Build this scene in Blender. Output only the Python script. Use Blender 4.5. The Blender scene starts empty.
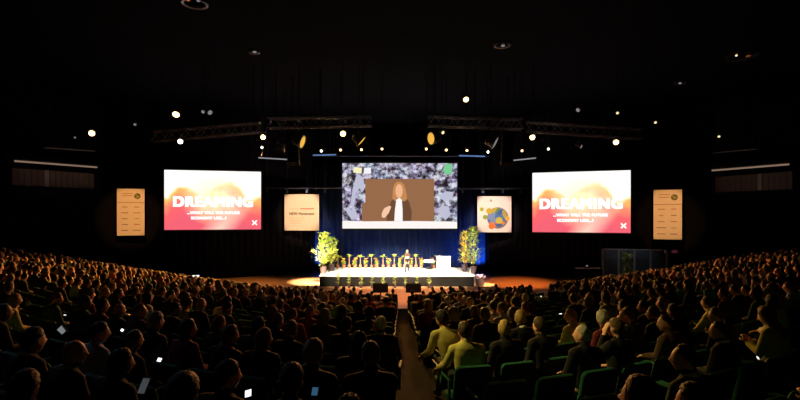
import bpy, bmesh, math, random
import numpy as np
from mathutils import Vector, Matrix, Euler, Quaternion

random.seed(11)
R = math.radians
PI = math.pi
scene = bpy.context.scene
COL = scene.collection

# ------------------------------------------------------------------ camera
CAM_Z = 5.0
F = 480.0                                   # focal length in pixels of the 800 px frame
cam_d = bpy.data.cameras.new('camera')
cam = bpy.data.objects.new('camera', cam_d)
COL.objects.link(cam)
cam.location = (0, 0, CAM_Z)
cam.rotation_euler = (R(90), 0, 0)
cam_d.sensor_width = 36
cam_d.lens = F / 800 * 36
cam_d.shift_y = 16 / 800
cam_d.clip_end = 200
cam_d.clip_start = 0.05
scene.camera = cam
scene.view_settings.view_transform = 'Standard'
scene.view_settings.look = 'None'
scene.view_settings.exposure = 0.0
scene.view_settings.gamma = 1.0
scene.view_settings.use_curve_mapping = False


def at(px, py, y):                          # place in the hall seen at pixel (px, py) when y metres away
    return Vector(((px - 400) / F * y, y, CAM_Z + (216 - py) / F * y))


# ------------------------------------------------------------------ materials
MATS = {}


def mat(name, c, rough=.7, metal=0.0, var=.0, scale=8.0, bump=0.0, spec=.3, emit=None, strength=1.0, sheen=0.0):
    if name in MATS:
        return MATS[name]
    m = bpy.data.materials.new(name)
    m.use_nodes = True
    nt = m.node_tree
    b = nt.nodes['Principled BSDF']
    b.inputs['Base Color'].default_value = (*c, 1)
    b.inputs['Roughness'].default_value = rough
    b.inputs['Metallic'].default_value = metal
    b.inputs['Specular IOR Level'].default_value = spec
    if var or bump:
        tc = nt.nodes.new('ShaderNodeTexCoord')
        no = nt.nodes.new('ShaderNodeTexNoise')
        no.inputs['Scale'].default_value = scale
        no.inputs['Detail'].default_value = 3
        nt.links.new(tc.outputs['Object'], no.inputs['Vector'])
        if var:
            mx = nt.nodes.new('ShaderNodeMixRGB')
            mx.inputs[1].default_value = (*[x * (1 - var) for x in c], 1)
            mx.inputs[2].default_value = (*[min(1, x * (1 + var)) for x in c], 1)
            nt.links.new(no.outputs['Fac'], mx.inputs[0])
            nt.links.new(mx.outputs[0], b.inputs['Base Color'])
        if bump:
            bp = nt.nodes.new('ShaderNodeBump')
            bp.inputs['Strength'].default_value = bump
            bp.inputs['Distance'].default_value = .02
            nt.links.new(no.outputs['Fac'], bp.inputs['Height'])
            nt.links.new(bp.outputs[0], b.inputs['Normal'])
    if emit:
        b.inputs['Emission Color'].default_value = (*emit, 1)
        b.inputs['Emission Strength'].default_value = strength
    MATS[name] = m
    return m


def emat(name, c, s=1.0):
    if name in MATS:
        return MATS[name]
    m = bpy.data.materials.new(name)
    m.use_nodes = True
    nt = m.node_tree
    nt.nodes.clear()
    o = nt.nodes.new('ShaderNodeOutputMaterial')
    e = nt.nodes.new('ShaderNodeEmission')
    e.inputs[0].default_value = (*c, 1)
    e.inputs[1].default_value = s
    nt.links.new(e.outputs[0], o.inputs[0])
    MATS[name] = m
    return m


# ------------------------------------------------------------------ mesh building
class MB:
    def __init__(s):
        s.v = []
        s.f = []
        s.m = []

    def add(s, vs, fs, mi=0):
        b = len(s.v)
        s.v += [tuple(p) for p in vs]
        s.f += [tuple(b + i for i in f) for f in fs]
        s.m += [mi] * len(fs)
        return s

    def box(s, c, size, rot=None, mi=0, taper=1.0):
        hx, hy, hz = size[0] / 2, size[1] / 2, size[2] / 2
        vs = []
        for z in (-1, 1):
            k = taper if z > 0 else 1
            for x, y in ((-1, -1), (1, -1), (1, 1), (-1, 1)):
                p = Vector((x * hx * k, y * hy * k, z * hz))
                if rot is not None:
                    p = rot @ p
                vs.append(p + Vector(c))
        return s.add(vs, [(3, 2, 1, 0), (4, 5, 6, 7), (0, 1, 5, 4), (1, 2, 6, 5), (2, 3, 7, 6), (3, 0, 4, 7)], mi)

    def bar(s, a, b, w, h, mi=0):
        a, b = Vector(a), Vector(b)
        d = b - a
        q = d.to_track_quat('X', 'Z').to_matrix()
        return s.box((a + b) / 2, (d.length, w, h), q, mi)

    def tube(s, a, b, r0, r1=None, n=8, mi=0, caps=True):
        r1 = r0 if r1 is None else r1
        a, b = Vector(a), Vector(b)
        q = (b - a).to_track_quat('Z', 'Y').to_matrix()
        vs = []
        for p, r in ((a, r0), (b, r1)):
            for i in range(n):
                t = 2 * PI * i / n
                vs.append(p + q @ Vector((r * math.cos(t), r * math.sin(t), 0)))
        fs = [(i, (i + 1) % n, n + (i + 1) % n, n + i) for i in range(n)]
        if caps:
            fs += [tuple(range(n - 1, -1, -1)), tuple(range(n, 2 * n))]
        return s.add(vs, fs, mi)

    def loft(s, rings, mi=0, caps=True):
        n = len(rings[0])
        vs = [p for r in rings for p in r]
        fs = []
        for k in range(len(rings) - 1):
            for i in range(n):
                j = (i + 1) % n
                fs.append((k * n + i, k * n + j, (k + 1) * n + j, (k + 1) * n + i))
        if caps:
            fs += [tuple(range(n - 1, -1, -1)), tuple(range((len(rings) - 1) * n, len(rings) * n))]
        return s.add(vs, fs, mi)

    def lathe(s, prof, c=(0, 0, 0), n=16, mi=0):
        rings = [[(c[0] + r * math.cos(2 * PI * i / n), c[1] + r * math.sin(2 * PI * i / n), c[2] + z) for i in range(n)] for r, z in prof]
        return s.loft(rings, mi)

    def ball(s, c, rad, n=12, m=8, mi=0, rot=None):
        if not hasattr(rad, '__len__'):
            rad = (rad,) * 3
        vs = [(0, 0, 1)]
        for k in range(1, m):
            t = PI * k / m
            for i in range(n):
                a = 2 * PI * i / n
                vs.append((math.sin(t) * math.cos(a), math.sin(t) * math.sin(a), math.cos(t)))
        vs.append((0, 0, -1))
        fs = [(0, 1 + i, 1 + (i + 1) % n) for i in range(n)]
        for k in range(m - 2):
            for i in range(n):
                j = (i + 1) % n
                fs.append((1 + k * n + i, 1 + (k + 1) * n + i, 1 + (k + 1) * n + j, 1 + k * n + j))
        L = len(vs) - 1
        fs += [(L, 1 + (m - 2) * n + (i + 1) % n, 1 + (m - 2) * n + i) for i in range(n)]
        out = []
        for v in vs:
            p = Vector((v[0] * rad[0], v[1] * rad[1], v[2] * rad[2]))
            if rot is not None:
                p = rot @ p
            out.append(p + Vector(c))
        return s.add(out, fs, mi)

    def capsule(s, a, b, r0, r1=None, n=12):
        r1 = r0 if r1 is None else r1
        a, b = Vector(a), Vector(b)
        d = b - a
        q = d.to_track_quat('Z', 'Y').to_matrix()
        ax = d.normalized()
        rings = []
        for k in range(1, 5):
            t = PI / 2 * k / 4
            rings.append((a - ax * r0 * math.cos(t), r0 * math.sin(t)))
        for k in range(0, 4):
            t = PI / 2 * k / 4
            rings.append((b + ax * r1 * math.sin(t), r1 * math.cos(t)))
        rr = [[p + q @ Vector((r * math.cos(2 * PI * i / n), r * math.sin(2 * PI * i / n), 0)) for i in range(n)] for p, r in rings]
        return s.loft(rr)

    def mesh(s, name, mats, smooth=False, bevel=0.0, seg=2):
        me = bpy.data.meshes.new(name)
        me.from_pydata(s.v, [], s.f)
        if not isinstance(mats, (list, tuple)):
            mats = [mats]
        for m in mats:
            me.materials.append(m)
        me.polygons.foreach_set('material_index', s.m)
        bm = bmesh.new()
        bm.from_mesh(me)
        bmesh.ops.recalc_face_normals(bm, faces=bm.faces[:])
        if bevel:
            es = [e for e in bm.edges if len(e.link_faces) == 2 and e.calc_face_angle(0) > .6]
            bmesh.ops.bevel(bm, geom=es, offset=bevel, segments=seg, affect='EDGES', profile=.5, clamp_overlap=True)
        bm.to_mesh(me)
        bm.free()
        if smooth:
            me.polygons.foreach_set('use_smooth', [True] * len(me.polygons))
        me.update()
        return me

    def build(s, name, mats, parent=None, **k):
        return link(name, s.mesh(name, mats, **k), parent)


def link(name, data, parent=None, loc=None, rot=None):
    o = bpy.data.objects.new(name, data)
    COL.objects.link(o)
    if parent is not None:
        o.parent = parent
    if loc is not None:
        o.location = loc
    if rot is not None:
        o.rotation_euler = rot
    return o


def tag(o, label=None, cat=None, group=None, kind=None):
    if label:
        o['label'] = label
    if cat:
        o['category'] = cat
    if group:
        o['group'] = group
    if kind:
        o['kind'] = kind
    return o


def empty(name, loc=(0, 0, 0), rz=0.0, rot=None):
    o = link(name, None, None, loc, rot if rot is not None else (0, 0, rz))
    o.empty_display_size = .2
    return o


def struct(name, mb, mats, **k):
    return tag(mb.build(name, mats, **k), kind='structure')


def copy_tree(o, parent=None):
    c = o.copy()
    COL.objects.link(c)
    if parent is not None:
        c.parent = parent
    for ch in list(o.children):
        copy_tree(ch, c)
    return c


def text_obj(name, s, size, m, parent, loc, offset=0.0, align='CENTER', extrude=.004, spacing=1.0, bold=0.0):
    cu = bpy.data.curves.new(name, 'FONT')
    cu.body = s
    cu.size = size
    cu.align_x = align
    cu.align_y = 'CENTER'
    cu.offset = offset
    cu.extrude = extrude
    cu.space_character = spacing
    t = bpy.data.objects.new(name, cu)
    COL.objects.link(t)
    dg = bpy.context.evaluated_depsgraph_get()
    me = bpy.data.meshes.new_from_object(t.evaluated_get(dg))
    bpy.data.objects.remove(t)
    bpy.data.curves.remove(cu)
    me.materials.clear()
    me.materials.append(m)
    if bold:
        bm = bmesh.new()
        for i in range(5):
            for j in range(3):
                t2 = me.copy()
                t2.transform(Matrix.Translation((bold * (i - 2) / 2, bold * .6 * (j - 1), .0003 * (i * 3 + j))))
                bm.from_mesh(t2)
                bpy.data.meshes.remove(t2)
        bm.to_mesh(me)
        bm.free()
    return link(name, me, parent, loc, (R(90), 0, 0))


def evaluated_mesh(me, mods):
    o = bpy.data.objects.new('work', me)
    COL.objects.link(o)
    for kind, kw in mods:
        md = o.modifiers.new(kind, kind)
        for k, v in kw.items():
            setattr(md, k, v)
    dg = bpy.context.evaluated_depsgraph_get()
    out = bpy.data.meshes.new_from_object(o.evaluated_get(dg))
    bpy.data.objects.remove(o)
    return out


def spot(name, loc, target, power, color, angle=40, blend=.6, size=.15):
    l = bpy.data.lights.new(name, 'SPOT')
    l.energy = power
    l.color = color
    l.spot_size = R(angle)
    l.spot_blend = blend
    l.shadow_soft_size = size
    o = bpy.data.objects.new(name, l)
    COL.objects.link(o)
    o.location = loc
    o.rotation_euler = (Vector(target) - Vector(loc)).to_track_quat('-Z', 'Y').to_euler()
    return o


# ------------------------------------------------------------------ hall layout
PITCH = 0.88
ROWS = [2.40 + PITCH * k for k in range(27)]


def g(x):
    return .5 * (math.sqrt(x * x + 4) - 2) + .013 * x * x


def gp(x):
    return .5 * x / math.sqrt(x * x + 4) + .026 * x


def tier(d):
    return 3.08 - .118 * d if d < 14 else max(0.0, 1.428 - .179 * (d - 14))


YM = [(0, 25.3), (5, 25.7), (9, 26.8), (12, 27.8), (15, 27.4), (20, 28.2), (24, 27.8), (27, 24), (31, 18)]


def ymax(x):
    x = abs(x)
    for (a, ya), (b, yb) in zip(YM, YM[1:]):
        if a <= x <= b:
            return ya + (yb - ya) * (x - a) / (b - a)
    return YM[-1][1]


# --- surfaces of the hall
m_black = mat('matt_black_paint', (.006, .006, .009), .9, var=.3, scale=3, spec=.1)
m_wall = mat('black_wall_felt', (.006, .006, .010), .95, var=.3, scale=2, spec=.03)
m_ceil = mat('black_ceiling', (.0022, .0028, .0065), .95, var=.3, scale=1, spec=.05)
m_carpet = mat('brown_tier_carpet', (.011, .009, .007), .95, var=.35, scale=40, bump=.2, spec=.05)
m_steel = mat('dark_truss_steel', (.13, .13, .15), .42, .8, var=.2, scale=6)
m_dark = mat('black_lamp_housing', (.02, .02, .022), .5, .2, var=.2, scale=10)


def wood_mat():
    m = mat('oak_floor_boards', (.42, .22, .10), .38, spec=.4)
    nt = m.node_tree
    b = nt.nodes['Principled BSDF']
    tc = nt.nodes.new('ShaderNodeTexCoord')
    br = nt.nodes.new('ShaderNodeTexBrick')
    br.inputs['Scale'].default_value = 1.0
    br.inputs['Brick Width'].default_value = 1.6
    br.inputs['Row Height'].default_value = .14
    br.inputs['Mortar Size'].default_value = .004
    br.inputs['Color1'].default_value = (.46, .25, .12, 1)
    br.inputs['Color2'].default_value = (.36, .18, .08, 1)
    br.inputs['Mortar'].default_value = (.12, .06, .03, 1)
    nt.links.new(tc.outputs['Object'], br.inputs['Vector'])
    nt.links.new(br.outputs['Color'], b.inputs['Base Color'])
    return m


m_wood = wood_mat()

# flat wooden floor in front of and around the stage
fl = MB()
fl.box((0, 20, -.10), (64, 52, .2))
struct('floor', fl, m_wood)

# stepped seating floor: one strip per row, following the bend of the rows
tb = MB()
xs = [i * .5 for i in range(-60, 61)]
for i in range(len(xs) - 1):
    xa, xb = xs[i], xs[i + 1]
    for k, d in enumerate(ROWS):
        z = tier(d)
        zn = tier(ROWS[k + 1]) if k + 1 < len(ROWS) else 0.0
        lo, hi = -.30, PITCH - .30
        if k == 0:
            lo = -6.0
        pts = []
        for x in (xa, xb):
            lim = min(ymax(x) + .75, 26.6 if abs(x) < 5 else 99)
            y0 = d + g(x) + lo
            y1 = d + g(x) + hi
            pts.append((x, max(min(y0, lim), -4.5), min(y1, lim), y1 >= lim, y0 >= lim))
        (x0, a0, b0, c0, e0), (x1, a1, b1, c1, e1) = pts
        z, zn = max(z, .012), max(zn, .012)
        if e0 and e1:
            continue
        b0, b1 = max(b0, -4.4), max(b1, -4.4)
        zb = 0.0 if (c0 or c1 or k + 1 == len(ROWS)) else zn
        tb.add([(x0, a0, z), (x1, a1, z), (x1, b1, z), (x0, b0, z), (x0, b0, zb), (x1, b1, zb)], [(0, 1, 2, 3), (3, 2, 5, 4)])
struct('floor_tiered', tb, m_carpet)

# walls follow a bent line round the hall
CEIL = 13.5
left_line = [(-8, 42.6), (-14, 38.9), (-19, 36.6), (-21.9, 35.2), (-24.9, 31.4), (-28.5, 27), (-31, 20), (-31, -5)]


def wall_strip(line, z0, z1, t=.25):
    w = MB()
    for (xa, ya), (xb, yb) in zip(line, line[1:]):
        d = Vector((xb - xa, yb - ya, 0)).normalized()
        n = Vector((-d.y, d.x, 0))
        mid = Vector(((xa + xb) / 2, (ya + yb) / 2, 0))
        if n.dot(mid - Vector((0, 15, 0))) < 0:
            n = -n
        A, B = Vector((xa, ya, 0)), Vector((xb, yb, 0))
        vs = []
        for z in (z0, z1):
            for p in (A, B, B + n * t, A + n * t):
                vs.append((p.x, p.y, z))
        w.add(vs, [(3, 2, 1, 0), (4, 5, 6, 7), (0, 1, 5, 4), (1, 2, 6, 5), (2, 3, 7, 6), (3, 0, 4, 7)])
    return w


struct('wall_left', wall_strip(left_line, 0, CEIL), m_wall)
struct('wall_right', wall_strip([(-x, y) for x, y in left_line], 0, CEIL), m_wall)
struct('wall_back', wall_strip([(-8, 44.2), (8, 44.2)], 0, CEIL), m_wall)
wb = MB()
wb.box((-8, 43.4, CEIL / 2), (.2, 1.8, CEIL))
wb.box((8, 43.4, CEIL / 2), (.2, 1.8, CEIL))
struct('wall_back_returns', wb, m_wall)
struct('wall_rear', wall_strip([(-31, -5), (31, -5)], 0, CEIL), m_wall)
cb = MB()
cb.box((0, 20, CEIL + .05), (64, 52, .1))
struct('ceiling', cb, m_ceil)
# dark panel ribs on the upper wall left and right of the centre screen (visible as slightly lighter flats)

# ------------------------------------------------------------------ stage
STZ = .75
m_deck = mat('white_stage_deck', (.80, .78, .74), .45, var=.04, scale=3)
m_fascia = mat('dark_stage_fascia', (.012, .011, .009), .7, var=.3, scale=5, spec=.1)
m_white = mat('white_lacquer', (.85, .85, .85), .35, var=.03, scale=4)
stage = empty('stage', (-.2, 36.8, 0))
tag(stage, 'low white-topped stage with dark front in middle of hall', 'stage')
s = MB()
prof = [(-5.55, -2.8), (5.5, -2.8), (6.0, 2.9), (-5.5, 2.9)]
s.add([(x, y, STZ - .06) for x, y in prof] + [(x, y, STZ) for x, y in prof],
      [(3, 2, 1, 0), (4, 5, 6, 7), (0, 1, 5, 4), (1, 2, 6, 5), (2, 3, 7, 6), (3, 0, 4, 7)])
s.build('deck', m_deck, stage)
s = MB()
prof = [(-5.5, -2.75), (5.45, -2.75), (5.95, 2.85), (-5.45, 2.85)]
s.add([(x, y, 0) for x, y in prof] + [(x, y, STZ - .06) for x, y in prof],
      [(3, 2, 1, 0), (4, 5, 6, 7), (0, 1, 5, 4), (1, 2, 6, 5), (2, 3, 7, 6), (3, 0, 4, 7)])
for k in range(1, 10):
    s.box((-5.5 + 1.1 * k, -2.755, .34), (.012, .012, .66))
s.build('fascia', m_fascia, stage)

# blue velvet curtain behind the stage: pleated sheet with thickness
m_curt = mat('navy_velvet_curtain', (.014, .030, .11), .85, var=.3, scale=6, spec=.1, sheen=.3)


def pleated(x0, x1, y, z0, z1, amp, wl, th=.05):
    c = MB()
    n = int((x1 - x0) / wl * 8)
    front, back = [], []
    for i in range(n + 1):
        x = x0 + (x1 - x0) * i / n
        o = amp * math.sin(2 * PI * (x - x0) / wl) + amp * .4 * math.sin(2 * PI * (x - x0) / wl * .37 + 1)
        front.append((x, y + o))
        back.append((x, y + o + th))
    loop = front + back[::-1]
    c.loft([[(p[0], p[1], z) for p in loop] for z in (z0, z1)])
    return c


ct = pleated(-7.7, 7.7, 43.4, .02, 9.6, .10, .62).build('stage_curtain', m_curt, smooth=True)
tag(ct, 'pleated blue lit curtain hanging behind the stage', 'curtain')
for sx, w in ((-1, 'left'), (1, 'right')):
    pts = [(-8.2, 42.2), (-13.8, 38.55), (-18.6, 36.3)]
    c = MB()
    front = []
    for (xa, ya), (xb, yb) in zip(pts, pts[1:]):
        L = math.hypot(xb - xa, yb - ya)
        n = int(L / .08)
        nx, ny = (yb - ya) / L, -(xb - xa) / L
        for i in range(n):
            t = i / n
            o = .07 * math.sin(len(front) * .95)
            front.append((sx * (xa + (xb - xa) * t + nx * o), ya + (yb - ya) * t + ny * o))
    back = [(x * .999, y + .05) for x, y in front]
    loop = front + back[::-1]
    c.loft([[(p[0], p[1], z) for p in loop] for z in (.02, 8.0)])
    o = c.build('side_curtain', mat('black_velvet_curtain', (.006, .006, .010), .9, var=.3, scale=6, spec=.05), smooth=True)
    tag(o, ('black drape along the wall behind the left slide screen' if sx < 0 else 'black drape along the wall behind the right slide screen'), 'curtain')

# ------------------------------------------------------------------ projection screens
m_frame = mat('black_screen_frame', (.008, .008, .01), .8, var=.2, scale=5)
m_emit_white = emat('projected_white', (1, .97, .98), 1.3)


def slide_mat():
    m = bpy.data.materials.new('projected_watercolour_slide')
    m.use_nodes = True
    nt = m.node_tree
    nt.nodes.clear()
    N = nt.nodes.new
    L = nt.links.new
    out = N('ShaderNodeOutputMaterial')
    em = N('ShaderNodeEmission')
    em.inputs[1].default_value = 1.12
    L(em.outputs[0], out.inputs[0])
    uv = N('ShaderNodeTexCoord')
    sep = N('ShaderNodeSeparateXYZ')
    L(uv.outputs['UV'], sep.inputs[0])

    def M(op, a, b=None, clamp=False):
        n = N('ShaderNodeMath')
        n.operation = op
        n.use_clamp = clamp
        for i, v in enumerate((a, b)):
            if v is None:
                continue
            if isinstance(v, (int, float)):
                n.inputs[i].default_value = v
            else:
                L(v, n.inputs[i])
        return n.outputs[0]

    U, V = sep.outputs[0], sep.outputs[1]
    no = N('ShaderNodeTexNoise')
    no.inputs['Scale'].default_value = 5.5
    no.inputs['Detail'].default_value = 4
    L(uv.outputs['UV'], no.inputs['Vector'])
    nz = M('SUBTRACT', no.outputs['Fac'], .5)

    def bump(c, w, h):                      # parabolic hill in U
        q = M('DIVIDE', M('SUBTRACT', U, c), w)
        return M('MULTIPLY', M('MAXIMUM', M('SUBTRACT', 1.0, M('MULTIPLY', q, q)), 0.0), h)
    edge = M('ADD', M('ADD', bump(.20, .17, .18), bump(.64, .20, .28)), .52)
    d = M('ADD', M('SUBTRACT', V, edge), M('MULTIPLY', nz, .22))
    ramp = N('ShaderNodeValToRGB')
    cr = ramp.color_ramp
    cr.elements[0].position = 0.0
    cr.elements[0].color = (.84, .12, .17, 1)
    cr.elements[1].position = 1.0
    cr.elements[1].color = (1, 1, 1, 1)
    for p, c in ((.22, (.95, .13, .14, 1)), (.36, (1, .27, .15, 1)), (.47, (1, .50, .14, 1)), (.51, (1, .85, .45, 1)), (.545, (1, 1, .97, 1))):
        e = cr.elements.new(p)
        e.color = c
    L(M('ADD', d, .5, True), ramp.inputs[0])
    # pale yellow glow in the middle of the slide
    du = M('DIVIDE', M('SUBTRACT', U, .54), .34)
    dv = M('DIVIDE', M('SUBTRACT', V, .52), .42)
    rr = M('SUBTRACT', 1.15, M('SQRT', M('ADD', M('MULTIPLY', du, du), M('MULTIPLY', dv, dv))), True)
    no2 = N('ShaderNodeTexNoise')
    no2.inputs['Scale'].default_value = 9
    L(uv.outputs['UV'], no2.inputs['Vector'])
    fac = M('MULTIPLY', M('MULTIPLY', rr, M('ADD', no2.outputs['Fac'], .45)), 1.05, True)
    mix = N('ShaderNodeMixRGB')
    L(fac, mix.inputs[0])
    L(ramp.outputs[0], mix.inputs[1])
    mix.inputs[2].default_value = (1, .92, .55, 1)
    # pale rose path running out at the lower right
    q = M('DIVIDE', M('SUBTRACT', M('SUBTRACT', U, .55), M('MULTIPLY', V, .55)), .20)
    band = M('MULTIPLY', M('SUBTRACT', 1.0, M('ABSOLUTE', q), True), M('SUBTRACT', 1.0, M('MULTIPLY', V, 2.4), True))
    mix2 = N('ShaderNodeMixRGB')
    L(M('MULTIPLY', band, 1.1, True), mix2.inputs[0])
    L(mix.outputs[0], mix2.inputs[1])
    mix2.inputs[2].default_value = (1, .62, .50, 1)
    L(mix2.outputs[0], em.inputs[0])
    return m


M_SLIDE = slide_mat()


def picture_quad(name, w, h, m, parent, y=-.06):
    me = bpy.data.meshes.new(name)
    me.from_pydata([(-w / 2, y, -h / 2), (w / 2, y, -h / 2), (w / 2, y, h / 2), (-w / 2, y, h / 2)], [], [(0, 1, 2, 3)])
    uvl = me.uv_layers.new(name='UVMap')
    for i, c in enumerate(((0, 0), (1, 0), (1, 1), (0, 1))):
        uvl.data[i].uv = c
    me.materials.append(m)
    return link(name, me, parent)


def screen_frame(w, h, parent, b=.12, name='frame'):
    f = MB()
    f.box((0, .02, h / 2 + b / 2), (w + 2 * b, .14, b))
    f.box((0, .02, -h / 2 - b / 2), (w + 2 * b, .14, b))
    f.box((-w / 2 - b / 2, .02, 0), (b, .14, h))
    f.box((w / 2 + b / 2, .02, 0), (b, .14, h))
    f.box((0, .03, 0), (w, .08, h))
    return f.build(name, m_frame, parent)


def hangers(root, w, h, top):
    for sx in (-1, 1):
        c = MB().tube((sx * w * .4, .03, h / 2 + .1), (sx * w * .4, .03, top), .012, n=6)
        c.build('hanging_wire', m_dark, root)


def slide_screen(lx, ly0, ly1, dl, rx, ry0, ry1, dr, label):
    A, B = at(lx, ly0, dl), at(lx, ly1, dl)
    C, D = at(rx, ry1, dr), at(rx, ry0, dr)
    mid = (A + B + C + D) / 4
    w = ((C - B).xy).length
    h = ((A.z - B.z) + (D.z - C.z)) / 2
    rz = math.atan2((C - B).y, (C - B).x)
    root = empty('projection_screen', mid, rz)
    tag(root, label, 'screen', 'slide screens beside the stage')
    screen_frame(w, h, root)
    picture_quad('projected_slide', w, h, M_SLIDE, root)
    text_obj('title_lettering', 'DREAMING', h * .232, m_emit_white, root, (0.0, -.075, -h * .035), spacing=1.13, bold=h * .016)
    text_obj('subtitle_lettering', '...WHAT WILL THE FUTURE', h * .064, m_emit_white, root, (0, -.075, -h * .215), spacing=1.08, bold=h * .005)
    text_obj('subtitle_lettering', 'ECONOMY LIKE...?', h * .064, m_emit_white, root, (-.05 * w, -.075, -h * .305), spacing=1.08, bold=h * .005)
    x = MB()
    px, pz, q = w * .432, -h * .385, h * .038
    x.bar((px - q, -.075, pz - q), (px + q, -.075, pz + q), .01, h * .022)
    x.bar((px - q, -.078, pz + q), (px + q, -.078, pz - q), .01, h * .022)
    x.build('cross_logo', m_emit_white, root)
    hangers(root, w, h, CEIL - mid.z)
    return root, mid, w, h, rz


scrL = slide_screen(164.5, 170.8, 230.6, 35.6, 261, 171, 228.6, 37.2, 'left slide screen reading DREAMING, between tall sponsor banner and square text sign')
scrR = slide_screen(532.5, 172, 231, 37.2, 630.5, 171.3, 234, 35.0, 'right slide screen reading DREAMING, between globe sign and tall sponsor banner')


# centre screen: live picture of the speaker
def video_mat():
    m = bpy.data.materials.new('projected_live_picture')
    m.use_nodes = True
    nt = m.node_tree
    nt.nodes.clear()
    N = nt.nodes.new
    L = nt.links.new
    out = N('ShaderNodeOutputMaterial')
    em = N('ShaderNodeEmission')
    em.inputs[1].default_value = .85
    L(em.outputs[0], out.inputs[0])
    uv = N('ShaderNodeTexCoord')
    mp = N('ShaderNodeMapping')
    mp.inputs['Scale'].default_value = (17, 9.5, 1)
    L(uv.outputs['UV'], mp.inputs[0])
    no = N('ShaderNodeTexNoise')
    no.inputs['Scale'].default_value = 1.0
    no.inputs['Detail'].default_value = 7
    no.inputs['Roughness'].default_value = .68
    L(mp.outputs[0], no.inputs['Vector'])
    vo = N('ShaderNodeTexVoronoi')
    vo.inputs['Scale'].default_value = .8
    L(mp.outputs[0], vo.inputs['Vector'])
    r1 = N('ShaderNodeValToRGB')
    c = r1.color_ramp
    c.elements[0].position = .41
    c.elements[0].color = (.03, .02, .03, 1)
    c.elements[1].position = .60
    c.elements[1].color = (.85, .86, 1.0, 1)
    e = c.elements.new(.47)
    e.color = (.16, .13, .18, 1)
    e = c.elements.new(.53)
    e.color = (.46, .46, .62, 1)
    L(no.outputs['Fac'], r1.inputs[0])
    hs = N('ShaderNodeHueSaturation')
    hs.inputs['Saturation'].default_value = .35
    hs.inputs['Value'].default_value = .8
    L(vo.outputs['Color'], hs.inputs['Color'])
    mx = N('ShaderNodeMixRGB')
    mx.blend_type = 'OVERLAY'
    mx.inputs[0].default_value = .5
    L(r1.outputs[0], mx.inputs[1])
    L(hs.outputs[0], mx.inputs[2])
    L(mx.outputs[0], em.inputs[0])
    return m


dS = 41.2
A, Cc = at(342.5, 163.3, dS), at(457, 228.5, dS)
mid = (A + Cc) / 2
W, H = Cc.x - A.x, A.z - Cc.z
scrC = empty('projection_screen', mid)
tag(scrC, 'large centre screen showing live picture of the speaker above the stage', 'screen')
screen_frame(W, H, scrC, .16)
picture_quad('live_picture', W, H, video_mat(), scrC)
hangers(scrC, W, H, CEIL - mid.z)


def flat_shape(name, pts, m, y, n=0):
    """flat printed/projected shape: outline in screen units (u right, v up, both 0..1)"""
    me = bpy.data.meshes.new(name)
    me.from_pydata([((u - .5) * W, y, (v - .5) * H) for u, v in pts], [], [tuple(range(len(pts)))])
    me.materials.append(m)
    return link(name, me, scrC)


def ell(cx, cy, rx, ry, n=20, a0=0.0):
    return [(cx + rx * math.cos(2 * PI * i / n), cy + ry * math.sin(2 * PI * i / n)) for i in range(n)]


flat_shape('pictured_backdrop', [(.17, .11), (.80, .11), (.80, .76), (.20, .76), (.20, .40), (.17, .38)], emat('video_brown', (.33, .155, .075), .95), -.066)
flat_shape('pictured_caption_bar', [(0, 0), (1, 0), (1, .105), (.62, .115), (.2, .11), (0, .12)], emat('video_white', (1, .93, .90), 1.0), -.068)
flat_shape('pictured_jacket', [(.385, .115), (.60, .115), (.605, .26), (.58, .42), (.545, .47), (.50, .50), (.455, .47), (.425, .42), (.395, .28)], emat('video_dark', (.20, .09, .045), .8), -.070)
flat_shape('pictured_hair', [(.435, .46), (.44, .60), (.452, .68), (.475, .715), (.51, .715), (.535, .68), (.552, .60), (.565, .47), (.55, .42), (.46, .42)], emat('video_hair', (.62, .28, .10), .9), -.071)
flat_shape('pictured_face', ell(.494, .575, .032, .105), emat('video_skin', (1, .52, .30), .9), -.073)
flat_shape('pictured_blouse', [(.452, .115), (.525, .115), (.525, .28), (.518, .44), (.497, .47), (.470, .44), (.458, .28)], emat('video_blouse', (1, .95, .95), 1.0), -.072)
flat_shape('pictured_hand', [(.345, .17), (.37, .165), (.405, .24), (.425, .33), (.415, .35), (.385, .33), (.365, .31), (.352, .27), (.342, .22)], emat('video_hand', (1, .62, .42), .95), -.0725)
flat_shape('pictured_flag', [(.90, .82), (.955, .84), (.96, .99), (.90, .99), (.875, .90)], emat('video_green', (.25, .75, .38), .8), -.067)
flat_shape('pictured_flag', [(.095, .86), (.165, .84), (.17, .93), (.10, .94)], emat('video_yellow', (1, .95, .55), .95), -.067)
flat_shape('pictured_flag', [(.185, .84), (.25, .84), (.25, .935), (.19, .93)], emat('video_pale', (.95, .95, 1), .95), -.067)
for pts in ([(.12, .80), (.15, .83), (.185, .76), (.19, .60), (.17, .55), (.15, .62), (.12, .55), (.10, .35), (.14, .16), (.09, .14), (.075, .4), (.09, .62)],
            [(.84, .50), (.90, .57), (.97, .56), (.96, .48), (.90, .42), (.86, .45)],
            [(.83, .28), (.87, .36), (.93, .33), (.94, .20), (.90, .13), (.86, .18)],
            [(.02, .30), (.06, .34), (.11, .16), (.08, .13)]):
    flat_shape('pictured_onlooker', pts, emat('video_lilac', (.66, .66, .85), .8), -.0668)


# ------------------------------------------------------------------ banners and signs
m_paper = mat('cream_banner_cloth', (.86, .80, .72), .8, var=.04, scale=2)
m_paper2 = mat('white_banner_cloth', (.88, .85, .82), .8, var=.04, scale=2)
m_ink = mat('dark_print', (.24, .16, .10), .8)
m_inkg = mat('green_print', (.10, .17, .08), .8)
m_inkr = mat('red_print', (.55, .12, .06), .8)
m_inkb = mat('brown_print', (.45, .25, .12), .8)


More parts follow.
